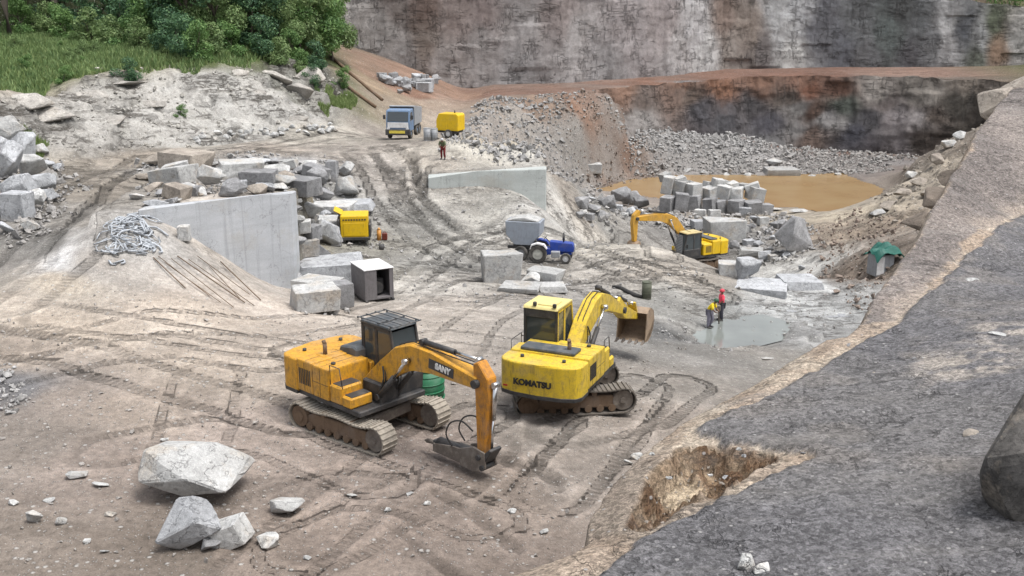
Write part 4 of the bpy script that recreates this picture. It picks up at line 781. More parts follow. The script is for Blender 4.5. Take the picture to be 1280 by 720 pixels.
BLUEGREY = mat_paint('blue_grey_paint', (.13, .22, .36), .45, (.25, .22, .2), .5); BUCKET = mat_paint('earthy_bucket', (.33, .245, .17), .85, (.16, .105, .07), .7, sc=4)
TEAL = mat_paint('teal_tarpaulin', yl_((24,120,104), .5), .6, (.04, .14, .12), .5, sc=5); GREENP = mat_paint('green_plastic', yl_((46,140,96), .62), .5, (.10, .22, .15), .6)
LETTER_K = mat_plain('black_lettering', (.02, .02, .02), .5); LETTER_W = mat_plain('white_lettering', (.7, .7, .68), .5); AMBER = mat_plain('plate_yellow', yl_((240,220,90)), .5); REDP = mat_plain('red_paint', yl_((190,45,40)), .5)
t = NT('cab_glass'); GLASS = t.set(Base__Color=(.045, .055, .06, 1), Roughness=.08, Specular__IOR__Level=.7)
t = NT('pale_glass'); GLASS_P = t.set(Base__Color=(.22, .25, .25, 1), Roughness=.15, Specular__IOR__Level=.6)
def ribbon(pts, th):
    pts = [Vector(p) for p in pts]; up, dn = [], []
    for i, p in enumerate(pts):
        d = (pts[min(i+1, len(pts)-1)]-pts[max(i-1, 0)]).normalized(); n = Vector((-d.y, d.x))
        t_ = th[i] if isinstance(th, (list, tuple)) else th
        up.append(tuple(p+n*t_/2)); dn.append(tuple(p-n*t_/2))
    return up+dn[::-1]
_tc = [0]
def lettering(text, size, mat, parent, M, name='lettering', depth_=.012, bold=.012):
    cu = bpy.data.curves.new('txt', 'FONT'); cu.body = text; cu.size = size; cu.extrude = depth_; cu.offset = bold; cu.align_x = 'CENTER'; cu.align_y = 'CENTER'
    o = bpy.data.objects.new('txt', cu); COL.objects.link(o); dg = bpy.context.evaluated_depsgraph_get(); me = bpy.data.meshes.new_from_object(o.evaluated_get(dg))
    bpy.data.objects.remove(o); me.transform(M); me.materials.clear(); return link(name, me, mat, parent)
def track(root, side, shoe, rz=0, sag=.05, L=1.55, r=.41, w=.6, y0=1.19):
    y = side*y0; z0 = .44; path = []
    n = 60
    for i in range(n):
        per = 4*L+2*math.pi*r; d = per*i/n
        if d < 2*L: x, z, a = -L+d, z0+r-sag*math.sin(math.pi*d/(2*L))-sag*.5*math.sin(3*math.pi*d/(2*L)), 0
        elif d < 2*L+math.pi*r: q = (d-2*L)/r; x, z, a = L+r*math.sin(q), z0+r*math.cos(q), q
        elif d < 4*L+math.pi*r: x, z, a = L-(d-2*L-math.pi*r), z0-r, math.pi
        else: q = (d-4*L-math.pi*r)/r; x, z, a = -L-r*math.sin(q), z0-r*math.cos(q), math.pi+q
        path.append((x, z, a))
    m = MB()
    for x, z, a in path:
        M = Matrix.Translation((x, y, z)) @ Matrix.Rotation(a, 4, 'Y')
        m.box(-.082, .082, -w/2, w/2, -.02, .02, 0, M); m.box(-.082, -.055, -w/2, w/2, .02, .05, 0, M)
    tr = m.build('track', shoe, root)
    m = MB(); m.prism([(-1.25,.22),(1.3,.22),(1.35,.45),(1.2,.62),(-1.0,.66),(-1.3,.5)], y-.2, y+.2, .03)
    for k in range(7): m.cyl((-1.15+k*.39, y-.24, .20), (-1.15+k*.39, y+.24, .20), .12, n=12)
    for k in (-.55, .6): m.cyl((k, y-.22, .70), (k, y+.22, .70), .09, n=10)
    m.build('track_frame', RUST, tr)
    MB().cyl((-L, y-.24, z0), (-L, y+.24, z0), .33, n=18).cyl((-L, y-.28, z0), (-L, y+.28, z0), .17, n=12).build('sprocket', RUST, tr)
    MB().cyl((L, y-.22, z0), (L, y+.22, z0), .34, n=18).cyl((L, y-.27, z0), (L, y+.27, z0), .1, n=10).build('idler', MUDSTEEL, tr)
    return tr
def cyl_rod(parent, a, b, r, frac, y, rz, name='hydraulic_cylinder', body=BLACK):
    a, b = Vector((a[0], y, a[1])), Vector((b[0], y, b[1])); m_ = a.lerp(b, frac)
    o = MB().cyl(a, m_, r, n=12).cyl(a-Vector((0, r*1.3, 0)), a+Vector((0, r*1.3, 0)), r*1.15, n=10).build(name, body, parent, rz)
    MB().cyl(m_, b, r*.55, n=10).cyl(b-Vector((0, r*1.3, 0)), b+Vector((0, r*1.3, 0)), r, n=10).build('piston_rod', CHROME, o); return o
def excavator(p, th, hh, label, paint, arm_paint, boom, bth, stick, sth, shoe, roof='guard', posts=BLACK, roofmat=DUSTY, name='excavator', sag=.05, hood_black=True, stepw=True, glass=GLASS, cabx=0., cabz=0., caby=0., side=None):
    root = empty(name, p, th, label, 'excavator', 'excavators in the quarry'); rz = hh-th
    for s in (1, -1): track(root, s, shoe, sag=sag)
    MB().box(-.9, .9, -.95, .95, .42, .78, .06).cyl((0, 0, .78), (0, 0, 1.0), .62, n=28).build('undercarriage', MUDSTEEL, root)
    m = MB(); m.box(-2.3, 1.15, -1.28, 1.28, .98, 1.16, .03); m.box(1.0+cabx, 1.7+cabx, .34, 1.3, .98, 1.14, .02); m.box(.2, 1.05, -.4, .3, 1.1, 1.75, .04); m.build('slew_platform', BLACK, root, rz)
    # counterweight: rounded in plan
    pl_ = [(-1.75, -1.36), (-2.35, -1.36), (-2.58, -1.22), (-2.72, -.8), (-2.78, 0), (-2.72, .8), (-2.58, 1.22), (-2.35, 1.36), (-1.75, 1.36)]
    m = MB(); m.prism(pl_, 1.06, 2.12, .07, 'z', seg=3); cw = m.build('counterweight', paint, root, rz)
    MB().prism([(x*1.004-.004, y*1.004) for x, y in pl_], 1.0, 1.13, .015, 'z').build('lower_band', BLACK, cw)
    # engine housing with seams
    m = MB(); m.box(-1.74, -.98, -1.35, 1.33, 1.16, 2.16, .05, seg=2); m.box(-.965, -.2, -1.35, .2, 1.16, 2.14, .05, seg=2); m.box(-.965, -.12, .22, 1.33, 1.16, 2.02, .05); eh = m.build('engine_housing', paint, root, rz)
    m = MB()
    for k in range(7): m.box(-1.62+k*.085, -1.58+k*.085, -1.365, -1.345, 1.4, 1.9, 0)
    m.build('vent_grille', BLACK, eh); m = MB()
    for k in range(6): m.box(-.85+k*.09, -.81+k*.09, 1.325, 1.345, 1.35, 1.85, 0)
    m.build('vent_grille', BLACK, eh)
    if hood_black == 'rear':
        MB().box(-1.7, -1.05, -.85, 1.0, 2.16, 2.27, .05, seg=2).build('engine_hood', DUSTY, root, rz)
    else:
        MB().prism([(-1.45,2.03),(-.52,2.03),(-.52,2.36),(-.7,2.42),(-1.35,2.32)], .0, 1.0, .05).build('engine_hood', DUSTY, root, rz)
    MB().cyl((-1.35, -.55, 2.14), (-1.35, -.55, 2.52), .065, n=12).cyl((-1.35, -.55, 2.5), (-1.42, -.55, 2.6), .06, n=12).build('exhaust_pipe', RUST, root, rz)
    m = MB(); m.box(-.18, .36, -1.33, -.5, 1.16, 1.95 if not stepw else 1.72, .05); m.box(.38, .82, -1.33, -.5, 1.16, 1.5, .05); tb = m.build('tool_box', paint, root, rz)
    MB().box(-.1, .3, -1.25, -.56, (1.722 if stepw else 1.952), (1.74 if stepw else 1.97), .005).box(.43, .78, -1.25, -.56, 1.502, 1.52, .005).build('step_plate', BLACK, tb)
    m = MB(); 
    m.tube([(-.15, -1.3, 1.7), (-.15, -1.3, 2.3), (.3, -1.3, 2.3), (.42, -1.3, 1.7)], .017, 6).build('hand_rail', BLACK, root, rz)
    m = MB()
    for y_ in (-.55, .15, .8): m.box(-1.55, -1.2, y_-.2, y_+.2, 2.158, 2.175, .006)
    if hood_black != 'rear': m.build('hatch', paint, eh)
    else: m.bm.free()
    m = MB()
    for x_ in (-1.36, -.6): m.box(x_-.008, x_+.008, -1.354, -1.346, 1.2, 2.1, 0); m.box(x_-.008, x_+.008, -1.3, .1, 2.138, 2.163 if x_ < -1 else 2.143, 0)
    m.box(-.97, -.2, -1.354, -1.346, 1.62, 1.635, 0); m.build('panel_seam', BLACK, eh)
    for k in range(2): MB().cyl((-2.2, -.7+k*1.4, 2.1), (-2.2, -.7+k*1.4, 2.2), .06, n=10).build('lifting_lug', BLACK, cw)
    MB().cyl((-.5, -.9, 2.14), (-.5, -.9, 2.2), .07, n=12).build('filler_cap', BLACK, eh)
    MB().box(-2.795, -2.78, .95, 1.1, 1.3, 1.36, .004, M=Matrix.Rotation(0, 4, 'Z')).build('reflector', REDP, cw)
    for k, s_ in enumerate((-.32, -.24, .2, .27)):
        MB().tube(curvy([(.55+.1*k, s_, 1.2), (.95+.06*k, s_*1.1, 1.5), (1.15, s_*1.1, 1.95+.05*k), (1.05, s_*.9, 2.3)]), .026, 6).build('hose', RUBBER, root, rz)
    MB().tube([(1.5+cabx, 1.34+caby, 1.9), (1.6+cabx, 1.5+caby, 2.0)], .014, 6).box(1.56+cabx, 1.6+cabx, 1.42+caby, 1.6+caby, 1.95, 2.25, .015).build('mirror', BLACK, root, rz)
    m = MB(); m.tube([(-1.7, 1.3, 2.1), (-1.7, 1.3, 2.45), (-.9, 1.3, 2.45), (-.9, 1.3, 2.05)], .016, 6).build('hand_rail', BLACK, root, rz)
    # cab
    x0, x1, ya, yb, z0, z1 = .08+cabx, 1.72+cabx, .33, 1.30+caby, 1.14, 2.93+cabz; xm = (x0+x1)/2
    cab = MB().prism([(x0, z0), (x1-.05, z0), (x1, z0+.5), (x1-.02, z0+.62), (x0, z0+.62)], ya, yb, .03).build('cab', posts if roof == 'guard' else BLACK, root, rz)
    m = MB(); P = .07
    sidep = lambda y: [m.prism(q, y-.035, y+.035, .012) for q in ([(x0, z0+.6), (x0+.12, z0+.6), (x0+.12, z1), (x0, z1)], [(x0+.62, z0+.6), (x0+.74, z0+.6), (x0+.74, z1), (x0+.62, z1)], [(x1-.1, z0+.6), (x1, z0+.6), (x1-.28, z1), (x1-.38, z1)], [(x0, z1-.1), (x1-.28, z1-.1), (x1-.28, z1), (x0, z1)])]
    sidep(ya+.035); m.build('cab_pillar', posts, cab); m = MB(); sidep(yb-.035); m.box(x0-.01, x0+.05, ya+.0, ya+.09, z0+.6, z1, .01); m.box(x0-.01, x0+.05, yb-.09, yb, z0+.6, z1, .01); m.box(x0-.012, x0+.05, ya+.09, yb-.09, z1-.28, z1, .01); m.build('cab_pillar', BLACK, cab)
    MB().box(x0+.04, x0+.06, ya+.08, yb-.08, z0+.6, z1-.06, .003).build('rear_window', glass, cab)
    MB().prism([(x0+.12, z0+.62), (x1-.08, z0+.62), (x1-.34, z1-.1), (x0+.12, z1-.1)], yb-.04, yb-.025, .003).build('side_window', side or glass, cab)
    MB().prism([(x0+.12, z0+.62), (x1-.08, z0+.62), (x1-.34, z1-.1), (x0+.12, z1-.1)], ya+.025, ya+.04, .003).build('side_window', side or glass, cab)
    MB().prism([(x1-.07, z0+.55), (x1-.04, z0+.55), (x1-.33, z1-.08), (x1-.36, z1-.08)], ya+.07, yb-.07, .003).build('windscreen', glass, cab)
    MB().box(xm-.3, xm+.15, .55, 1.05, z0+.1, z0+.75, .06).box(xm-.4, xm-.25, .55, 1.05, z0+.6, z0+1.2, .06).build('seat', RUBBER, cab)
    rf = MB().prism([(x0-.05, z1), (x1-.26, z1), (x1-.34, z1+.09), (x0+.03, z1+.10)], ya-.02, yb+.02, .04, seg=2).build('cab_roof', roofmat, cab)
    m = MB()
    if roof == 'guard':
        for k in range(4): m.box(x0-.12, x1-.12, ya-.05+k*.345, ya-.02+k*.345, z1+.15, z1+.18, .006)
        for xx in (x0-.12, xm, x1-.16): m.box(xx, xx+.035, ya-.06, yb+.06, z1+.115, z1+.15, .006)
        for xx in (x0, x1-.3):
            for yy in (ya, yb-.05): m.box(xx, xx+.05, yy, yy+.05, z1+.08, z1+.14, .005)
        m.build('roof_guard', DUSTY, cab)
    else:
        m.box(xm-.65, xm+.05, .5, 1.12, z1+.1, z1+.14, .02); m.build('roof_hatch', roofmat, rf)
        for yy in (.45, 1.15): MB().box(x0-.02, x0+.08, yy-.06, yy+.06, z1+.1, z1+.24, .02).build('work_light', BLACK, rf)
    # arm
    B = MB().prism(ribbon(boom, bth), -.26, .22, .035).build('boom', arm_paint[0], root, rz)
    St = MB().prism(ribbon(stick, sth), -.20, .16, .03).build('stick', arm_paint[1], root, rz)
    j = boom[-1]; MB().cyl((j[0], -.34, j[1]), (j[0], .30, j[1]), .12, n=14).build('arm_joint', BLACK, B)
    k = len(boom)//2; top = Vector(boom[k])
    for s in (-.38, .34): cyl_rod(B, (.95, 1.35), (top.x-.1, top.y-.12), .085, .55, s, 0, 'boom_cylinder')
    cyl_rod(B, (top.x+.25, top.y+bth[k]*.5+.10), (stick[0][0]-.02, stick[0][1]+.04), .08, .58, -.02, 0, 'stick_cylinder')
    for s in (-.1, .08):
        pts = [(boom[0][0]+.1, s, boom[0][1]+.2)]+[(q[0]-.05, s, q[1]+bth[i]*.5+.05) for i, q in enumerate(boom) if 0 < i < len(boom)-1]+[(boom[-1][0]-.2, s, boom[-1][1]+.45)]
        MB().tube(pts, .017, 6).build('hose', RUBBER, B)
    return root, B, St, cw, rz
# --- left machine with the rock breaker
p = G(459,540); p = np.array((-4.35, 29.6, float(terr(-4.35, 29.6))+.02))
boomL = [(.30,1.6),(1.1,2.2),(1.75,2.68),(2.3,2.87),(3.1,2.87),(4.85,2.72)]; bL = [.42,.62,.74,.72,.6,.34]
stL = [(4.78,3.28),(5.0,2.85),(5.04,2.4),(4.95,.62)]; sL = [.22,.52,.5,.26]
ex, B, St, cw, rz = excavator(p, R(-37), R(-43), 'orange excavator on pale muddy tracks with a rock breaker folded under its arm', ORANGE, (ORANGE, FADED), boomL, bL, stL, sL, SHOE, 'guard', BLACK, DUSTY, sag=.10, cabx=-.74, cabz=.22, caby=.08)
cyl_rod(St, (5.36,2.75), (5.2,.75), .075, .5, -.02, 0, 'bucket_cylinder', CHROME)
M = Matrix.Translation((3.6, -.279, 2.83)) @ Matrix.Rotation(R(5), 4, 'Y') @ Matrix.Rotation(R(90), 4, 'X')
m = MB(); m.box(3.02, 4.02, -.274, -.262, 2.69, 2.98, .004, Matrix.Translation((3.5, 0, 2.83)) @ Matrix.Rotation(R(5), 4, 'Y') @ Matrix.Translation((-3.5, 0, -2.83))); dc = m.build('decal', BLACK, B)
lettering('SANY', .235, LETTER_W, dc, M)
br = empty('hydraulic_breaker', (0, 0, 0)); br.parent = ex; br.rotation_euler = (0, 0, rz)
m = MB(); m.prism([(5.15,.80),(5.2,.35),(4.75,.12),(4.2,.16),(4.2,.66),(4.72,.86)], -.26, -.20, .015); m.prism([(5.15,.80),(5.2,.35),(4.75,.12),(4.2,.16),(4.2,.66),(4.72,.86)], .16, .22, .015)
m.prism([(3.05,.2),(4.5,.17),(4.5,.64),(3.9,.6),(3.3,.5),(3.05,.46)], -.22, -.16, .02); m.prism([(3.05,.2),(4.5,.17),(4.5,.64),(3.9,.6),(3.3,.5),(3.05,.46)], .12, .18, .02); m.build('breaker_housing', MUDSTEEL, br)
m = MB(); m.cyl((3.15, -.02, .42), (4.4, -.02, .42), .19, n=16); m.box(2.98, 3.25, -.15, .11, .24, .52, .03); m.box(3.9, 4.6, -.16, .12, .22, .64, .04); m.build('breaker_cylinder', BLACK, br)
MB().cyl((3.05, -.02, .40), (2.62, -.02, .34), .07, .065, n=12).cyl((2.62, -.02, .34), (2.5, -.02, .32), .065, .01, n=12).build('chisel', CHROME if False else MUDSTEEL, br)
m = MB(); m.prism([(5.0,.62),(5.32,.95),(5.4,.9),(5.12,.45)], -.24, .2, .02); m.cyl((4.95, -.32, .62), (4.95, .28, .62), .08, n=12); m.cyl((5.08, -.3, .34), (5.08, .26, .34), .08, n=12); m.build('linkage', BLACK, br)
for s in (-.3, .2): MB().tube(curvy([(4.78, s, 1.35), (4.4, s-.05, 1.55), (4.0, s-.1, 1.4), (3.8, s-.08, 1.0), (3.95, s, .66)]), .024, 6).build('hose', RUBBER, br)
# --- right machine seen from behind
p = np.array((1.86, 32.6, float(terr(1.86, 32.6))+.02))
boomR = [(.4,1.65),(1.2,2.2),(2.0,2.62),(2.6,2.72),(3.4,2.5),(5.1,1.75)]; bR = [.42,.6,.7,.68,.56,.34]
stR = [(4.78,2.25),(5.15,1.8),(5.6,1.5),(7.15,.95)]; sR = [.24,.5,.46,.28]
ex2, B2, St2, cw2, rz2 = excavator(p, R(8), R(66), 'yellow excavator seen from behind with its earth brown bucket resting on the ground', YELLOW, (YELLOW, YELLOW), boomR, bR, stR, sR, SHOE_D, 'plain', YELLOW, mat_paint('pale_yellow_roof', yl_((246,228,150)), .5, (.4, .35, .22), .4), hood_black='rear', stepw=False, cabx=-.24, cabz=.14, caby=.24)
lettering('KOMATSU', .27, LETTER_K, cw2, Matrix.Translation((-2.793, .12, 1.50)) @ Matrix.Rotation(R(-90), 4, 'Z') @ Matrix.Rotation(R(90), 4, 'X'), bold=.012)
cyl_rod(St2, (5.2,2.2), (6.75,1.55), .075, .55, -.02, 0, 'bucket_cylinder')
MB().prism([(6.7,1.6),(6.82,1.62),(7.2,1.0),(7.1,.95)], -.2, .16, .02).build('linkage', YELLOW, St2)
m = MB()                                                       # bucket: curved shell between two side plates, mouth to the machine
prof = [(7.0,1.12),(7.45,1.25),(7.85,1.05),(8.0,.7),(7.9,.35),(7.6,.1),(7.2,.02),(6.85,.0)]
m.prism(prof+[(q[0]-.05 if i else q[0], q[1]-.07) for i, q in enumerate(prof)][::-1][1:-1], -.62, .58, 0)
for y in (-.62, .55): m.prism(prof+[(6.95,.55)], y, y+.04, .01)
bk = m.build('bucket', BUCKET, St2)
for k in range(5): MB().prism([(6.9,.06),(6.9,-.06),(6.6,-.06)], -.58+k*.265, -.47+k*.265, .01).build('tooth', MUDSTEEL, bk)
ARM_Y = mat_paint('arm_yellow', yl_((232,176,60)), .5, (.25, .18, .09), .6)
# --- far machine down in the pit
p = G(880,326); p = np.array((p[0]*1.0, 76.5, 0.)); p[0] = (863-640)/F*(76.5*CP+19*SP); p[2] = float(terr(p[0], p[1]))
boomF = [(.35,1.75),(1.1,2.95),(1.8,3.75),(2.4,4.05),(3.2,4.2),(5.2,4.3)]; bF = [.42,.6,.7,.66,.54,.32]
stF = [(4.95,4.85),(5.25,4.45),(5.35,4.0),(5.25,2.6)]; sF = [.22,.46,.44,.26]
ex3, B3, St3, cw3, rz3 = excavator(p, R(206), R(209), 'small looking yellow excavator half hidden down in the pit beside the stacked blocks', YELLOW2, (ARM_Y, ARM_Y), boomF, bF, stF, sF, SHOE_D, 'plain', BLACK, mat_paint('pale_roof', yl_((226,206,150)), .5, (.4, .35, .25), .4), hood_black='rear', stepw=False)
MB().prism([(5.1,2.7),(5.5,2.5),(5.6,2.0),(5.3,1.6),(4.8,1.5),(4.7,1.7),(4.9,2.2)], -.55, .5, .03).build('bucket', BUCKET, St3)
m = MB()                                                       # wire mesh guard over the windscreen
for k in range(9): m.box(1.86, 1.88, .34+k*.115, .36+k*.115, 1.55, 2.9, 0)
for k in range(12): m.box(1.86, 1.88, .34, 1.28, 1.55+k*.12, 1.57+k*.12, 0)
m.build('windscreen_guard', GREYP, ex3, rz3)
# ------------------------------------------------------------------ wheels
PALE_RIM = mat_plain('pale_rim', (.5, .5, .45), .6)
def wheel(parent, c, r, w, rim=WHITEP, axis='y', name='wheel'):
    c = Vector(c); a = Vector((0, 1, 0))*w/2
    tb = bmesh.new(); n = 24; prof = [(.58*r, -w/2), (.9*r, -w/2), (r, -w*.36), (r, w*.36), (.9*r, w/2), (.58*r, w/2)]
    rings = [[tb.verts.new((c.x+q*math.cos(2*math.pi*k/n), c.y+y, c.z+q*math.sin(2*math.pi*k/n))) for q, y in prof] for k in range(n)]
    for k in range(n):
        for i in range(len(prof)): tb.faces.new((rings[k][i], rings[(k+1) % n][i], rings[(k+1) % n][(i+1) % len(prof)], rings[k][(i+1) % len(prof)]))
    m = MB(); m._add(tb); wl = m.build(name, TYRE, parent)
    MB().cyl(c-a*.55, c+a*.55, r*.57, n=20).cyl(c-a*.9, c+a*.9, r*.2, n=12).build('rim', rim, wl); return wl
# --- tipper truck coming towards the picture
p = G(499,174); tr = empty('tipper_truck', p+np.array((.25, 2.4, 0)), R(-97), 'blue grey tipper truck with a yellow bumper plate facing down the dirt road', 'truck')
MB().box(-2.3, 3.0, -.45, .45, .62, .9, .03).build('chassis', BLACK, tr)
cb = MB().prism([(1.35,.75),(3.2,.75),(3.25,1.65),(3.0,2.75),(1.5,2.8),(1.35,2.6)], -1.2, 1.2, .08, seg=2).build('cab', BLUEGREY, tr)
MB().prism([(3.262,1.72),(3.275,1.72),(3.045,2.6),(3.032,2.6)], -1.05, 1.05, .004).build('windscreen', GLASS, cb)
for s in (-1.205, 1.205): MB().prism([(1.9,1.75),(3.0,1.75),(2.85,2.5),(1.9,2.55)], s-.006, s+.006, .003).build('side_window', GLASS, cb)
MB().box(3.14, 3.27, -1.05, 1.05, 1.1, 1.62, .03).build('grille', WHITEP, cb)
bp = MB().box(3.1, 3.42, -1.24, 1.24, .42, .98, .04).build('bumper', BLACK, tr)
MB().box(3.42, 3.44, -.85, .75, .6, .86, .004).build('number_plate', AMBER, bp)
for s in (-.95, .95): MB().cyl((3.25, s, 1.05), (3.31, s, 1.05), .15, n=14).build('headlight', WHITEP, cb)
for s in (-1.4, 1.4): MB().box(3.0, 3.1, s-.12, s+.12, 1.9, 2.3, .03).tube([(3.0, s*.86, 2.3), (3.05, s, 2.25)], .02, 6).build('mirror', BLACK, cb)
MB().prism([(-2.3,1.1),(1.15,1.1),(1.2,2.85),(1.6,2.95),(1.6,3.03),(1.0,3.03),(-2.5,2.6)], -1.25, 1.25, .05).build('dump_body', GREYP, tr)
for x in (2.35, -.5, -1.7):
    for s in (-1.02, 1.02): wheel(tr, (x, s, .52), .52, .34, BLUEGREY)
tr.scale = (.79, .79, .82)
# --- yellow compressor on wheels beside the truck
def compressor(p, rz, label, L, W, H, paint, group=None, towed=True, zb=.55):
    c = empty('air_compressor', p, rz, label, 'compressor', group)
    MB().prism([(-L/2, zb), (L/2, zb), (L/2, zb+H*.62), (L/2-.22, zb+H), (-L/2+.12, zb+H), (-L/2, zb+H*.9)], -W/2, W/2, .06, seg=2).build('canopy', paint, c)
    MB().box(-L/2+.1, L/2-.1, -W/2+.1, W/2-.1, zb-.16, zb+.02, .02).build('chassis', BLACK, c)
    for s in (-1, 1):
        for k in range(2): MB().box(-L*.38+k*L*.4, -L*.38+k*L*.4+L*.3, s*(W/2+.004)-.006, s*(W/2+.004)+.006, zb+.15, zb+H*.6, .004).build('door', paint, c)
    m = MB()
    for k in range(6): m.box(L/2-.004, L/2+.012, -W*.36, W*.36, zb+.15+k*H*.07, zb+.19+k*H*.07, 0)
    m.build('vent_grille', BLACK, c)
    MB().cyl((-L*.2, 0, zb+H-.02), (-L*.2, 0, zb+H+.22), .05, n=10).build('exhaust_pipe', BLACK, c)
    if towed:
        for s in (-1, 1): wheel(c, (-.1, s*(W/2-.02), .33), .33, .2, WHITEP)
        MB().tube([(L/2, .25, zb-.1), (L/2+.9, 0, zb-.15)], .05, 6).tube([(L/2, -.25, zb-.1), (L/2+.9, 0, zb-.15)], .05, 6).cyl((L/2+.85, 0, .02), (L/2+.85, 0, zb-.1), .04, n=8).build('tow_bar', BLACK, c)
    return c
p = G(561,174); compressor(p+np.array((.1, .9, 0)), R(157), 'yellow wheeled compressor parked right of the tipper truck', 1.85, 1.25, 1.3, YELLOW2)
# --- yellow compressor in the boulder pile
p = G(442,306); c = empty('air_compressor', p+np.array((0, .8, 0)), R(-84), 'yellow boxy compressor with a raised side flap among the pale boulders', 'compressor')
MB().box(-.85, .85, -.80, .80, .45, 1.72, .06, seg=2).build('canopy', YELLOW2, c)
MB().box(-.83, .88, -.9, .9, .28, .47, .03).box(-.8, .8, -1.0, -.82, .5, 1.5, .03).box(-.8, .8, .82, .95, .45, 1.2, .03).build('chassis', BLACK, c)
m = MB()
for k in range(9): m.box(.85, .87, -.66+k*.155, -.56+k*.155, 1.46, 1.54, 0)
m.build('vent_grille', BLACK, c)
MB().prism([(-.8,1.74),(.5,1.74),(.5,1.80),(-.8,1.80)], -1.25, -.72, .02, M=Matrix.Translation((0, -.75, 1.75)) @ Matrix.Rotation(R(-28), 4, 'X') @ Matrix.Translation((0, .75, -1.75))).build('side_flap', YELLOW2, c)
MB().box(.86, .885, -.62, .62, .55, 1.32, .01).build('front_door', YELLOW2, c)
for s in (-.55, .55): wheel(c, (.2, s, .2), .2, .18, WHITEP)
# --- pale box with a dark open end below it
p = G(463,377); c = empty('generator_housing', p+np.array((0, .9, 0)), R(-62), 'pale topped generator box with a dark open end beside the muddy ramp', 'generator')
m = MB(); a, b, h = .95, .72, 1.55
m.box(-a, a, -b, b, .1, .2, .01); m.box(-a, a, -b, -b+.05, .2, h, .01); m.box(-a, a, b-.05, b, .2, h, .01); m.box(-a, -a+.05, -b+.05, b-.05, .2, h, .01); m.box(a-.06, a, -b+.05, -.12, .2, h, .01); m.box(a-.06, a, b-.2, b-.05, .2, h, .01); m.build('housing', mat_paint('dull_mauve_steel', (.15, .14, .145), .6, (.09, .08, .075), .6), c)
MB().box(-a-.03, a+.03, -b-.03, b+.03, h, h+.06, .015).build('roof', WHITEP, c)
MB().box(-.6, .5, -.4, .4, .2, 1.0, .05).cyl((.5, 0, .6), (.7, 0, .6), .3, n=14).build('engine', BLACK, c)
MB().box(-a-.05, a+.1, -b, -b+.12, 0, .1, .01).box(-a-.05, a+.1, b-.12, b, 0, .1, .01).build('skid', BLACK, c)
# --- blue tractor and the grey tipping trailer behind it
p = G(684,329); tk = empty('tractor', p+np.array((0, .5, 0)), R(-9), 'small blue tractor with a black exhaust stack and pale wheel rims', 'tractor'); tk.scale = (.84, .84, .86)
MB().prism([(.25,.75),(1.85,.72),(1.92,1.05),(1.75,1.32),(.2,1.42)], -.33, .33, .06, seg=2).build('bonnet', BLUE, tk)
MB().box(1.86, 1.93, -.27, .27, .75, 1.22, .02).build('grille', GREYP, tk)
MB().box(-.7, 1.7, -.2, .2, .5, .8, .04).box(-.5, .3, -.35, .35, .5, .95, .05).build('transmission', BLUE, tk)
for s in (-1, 1):
    wheel(tk, (-.55, s*.68, .62), .62, .36, PALE_RIM)
    wheel(tk, (1.35, s*.62, .36), .36, .22, WHITEP)
    MB().prism([(-1.1,.95),(-1.0,1.25),(-.6,1.4),(-.1,1.3),(.1,1.0),(.04,.98),(-.14,1.22),(-.6,1.32),(-.95,1.2),(-1.04,.95)], s*.68-.2, s*.68+.2, .01).build('mudguard', WHITEP if s == -1 else BLUE, tk)
    MB().cyl((1.93, s*.2, 1.1), (1.97, s*.2, 1.1), .07, n=12).build('headlight', WHITEP, tk)
MB().cyl((1.15, -.12, 1.3), (1.15, -.12, 2.0), .05, n=10).cyl((1.15, -.12, 1.5), (1.15, -.12, 1.85), .085, n=12).build('exhaust_stack', BLACK, tk)
MB().box(-.75, -.3, -.24, .24, 1.0, 1.1, .03).box(-.85, -.72, -.24, .24, 1.05, 1.42, .03).build('seat', RUBBER, tk)
MB().tube([(.2, 0, 1.3), (-.1, 0, 1.6)], .025, 6).cyl((-.1, 0, 1.6), (-.125, 0, 1.62), .2, n=18).build('steering_wheel', BLACK, tk)
MB().box(.35, .95, -.75, -.36, .42, .82, .03).build('air_tank', GREYP, tk)
p2 = p+np.array((-1.3, 1.6, 0)); p2[2] = float(terr(p2[0], p2[1])); tl = empty('tipping_trailer', p2, R(-14), 'grey tipping trailer with a steep hopper standing behind the blue tractor', 'trailer'); tl.scale = (.9, .9, .98)
MB().prism([(-1.05,1.55),(-.5,.95),(.6,.95),(1.15,1.55),(1.2,2.35),(-1.1,2.35)], -.72, .72, .03).build('hopper', mat_paint('hopper_blue_grey', (.30, .335, .385), .5, (.2, .19, .18), .45), tl)
MB().prism([(-1.02,2.36),(1.12,2.36),(1.0,2.42),(.2,2.62),(-.6,2.5)], -.66, .66, .05).build('load', GR_PALE, tl)
MB().box(-1.1, 1.9, -.1, .1, .58, .74, .02).box(-.6, .6, -.6, .6, .7, .95, .03).build('chassis', BLACK, tl)
for s in (-.72, .72): wheel(tl, (-.05, s, .45), .45, .26, GREYP)
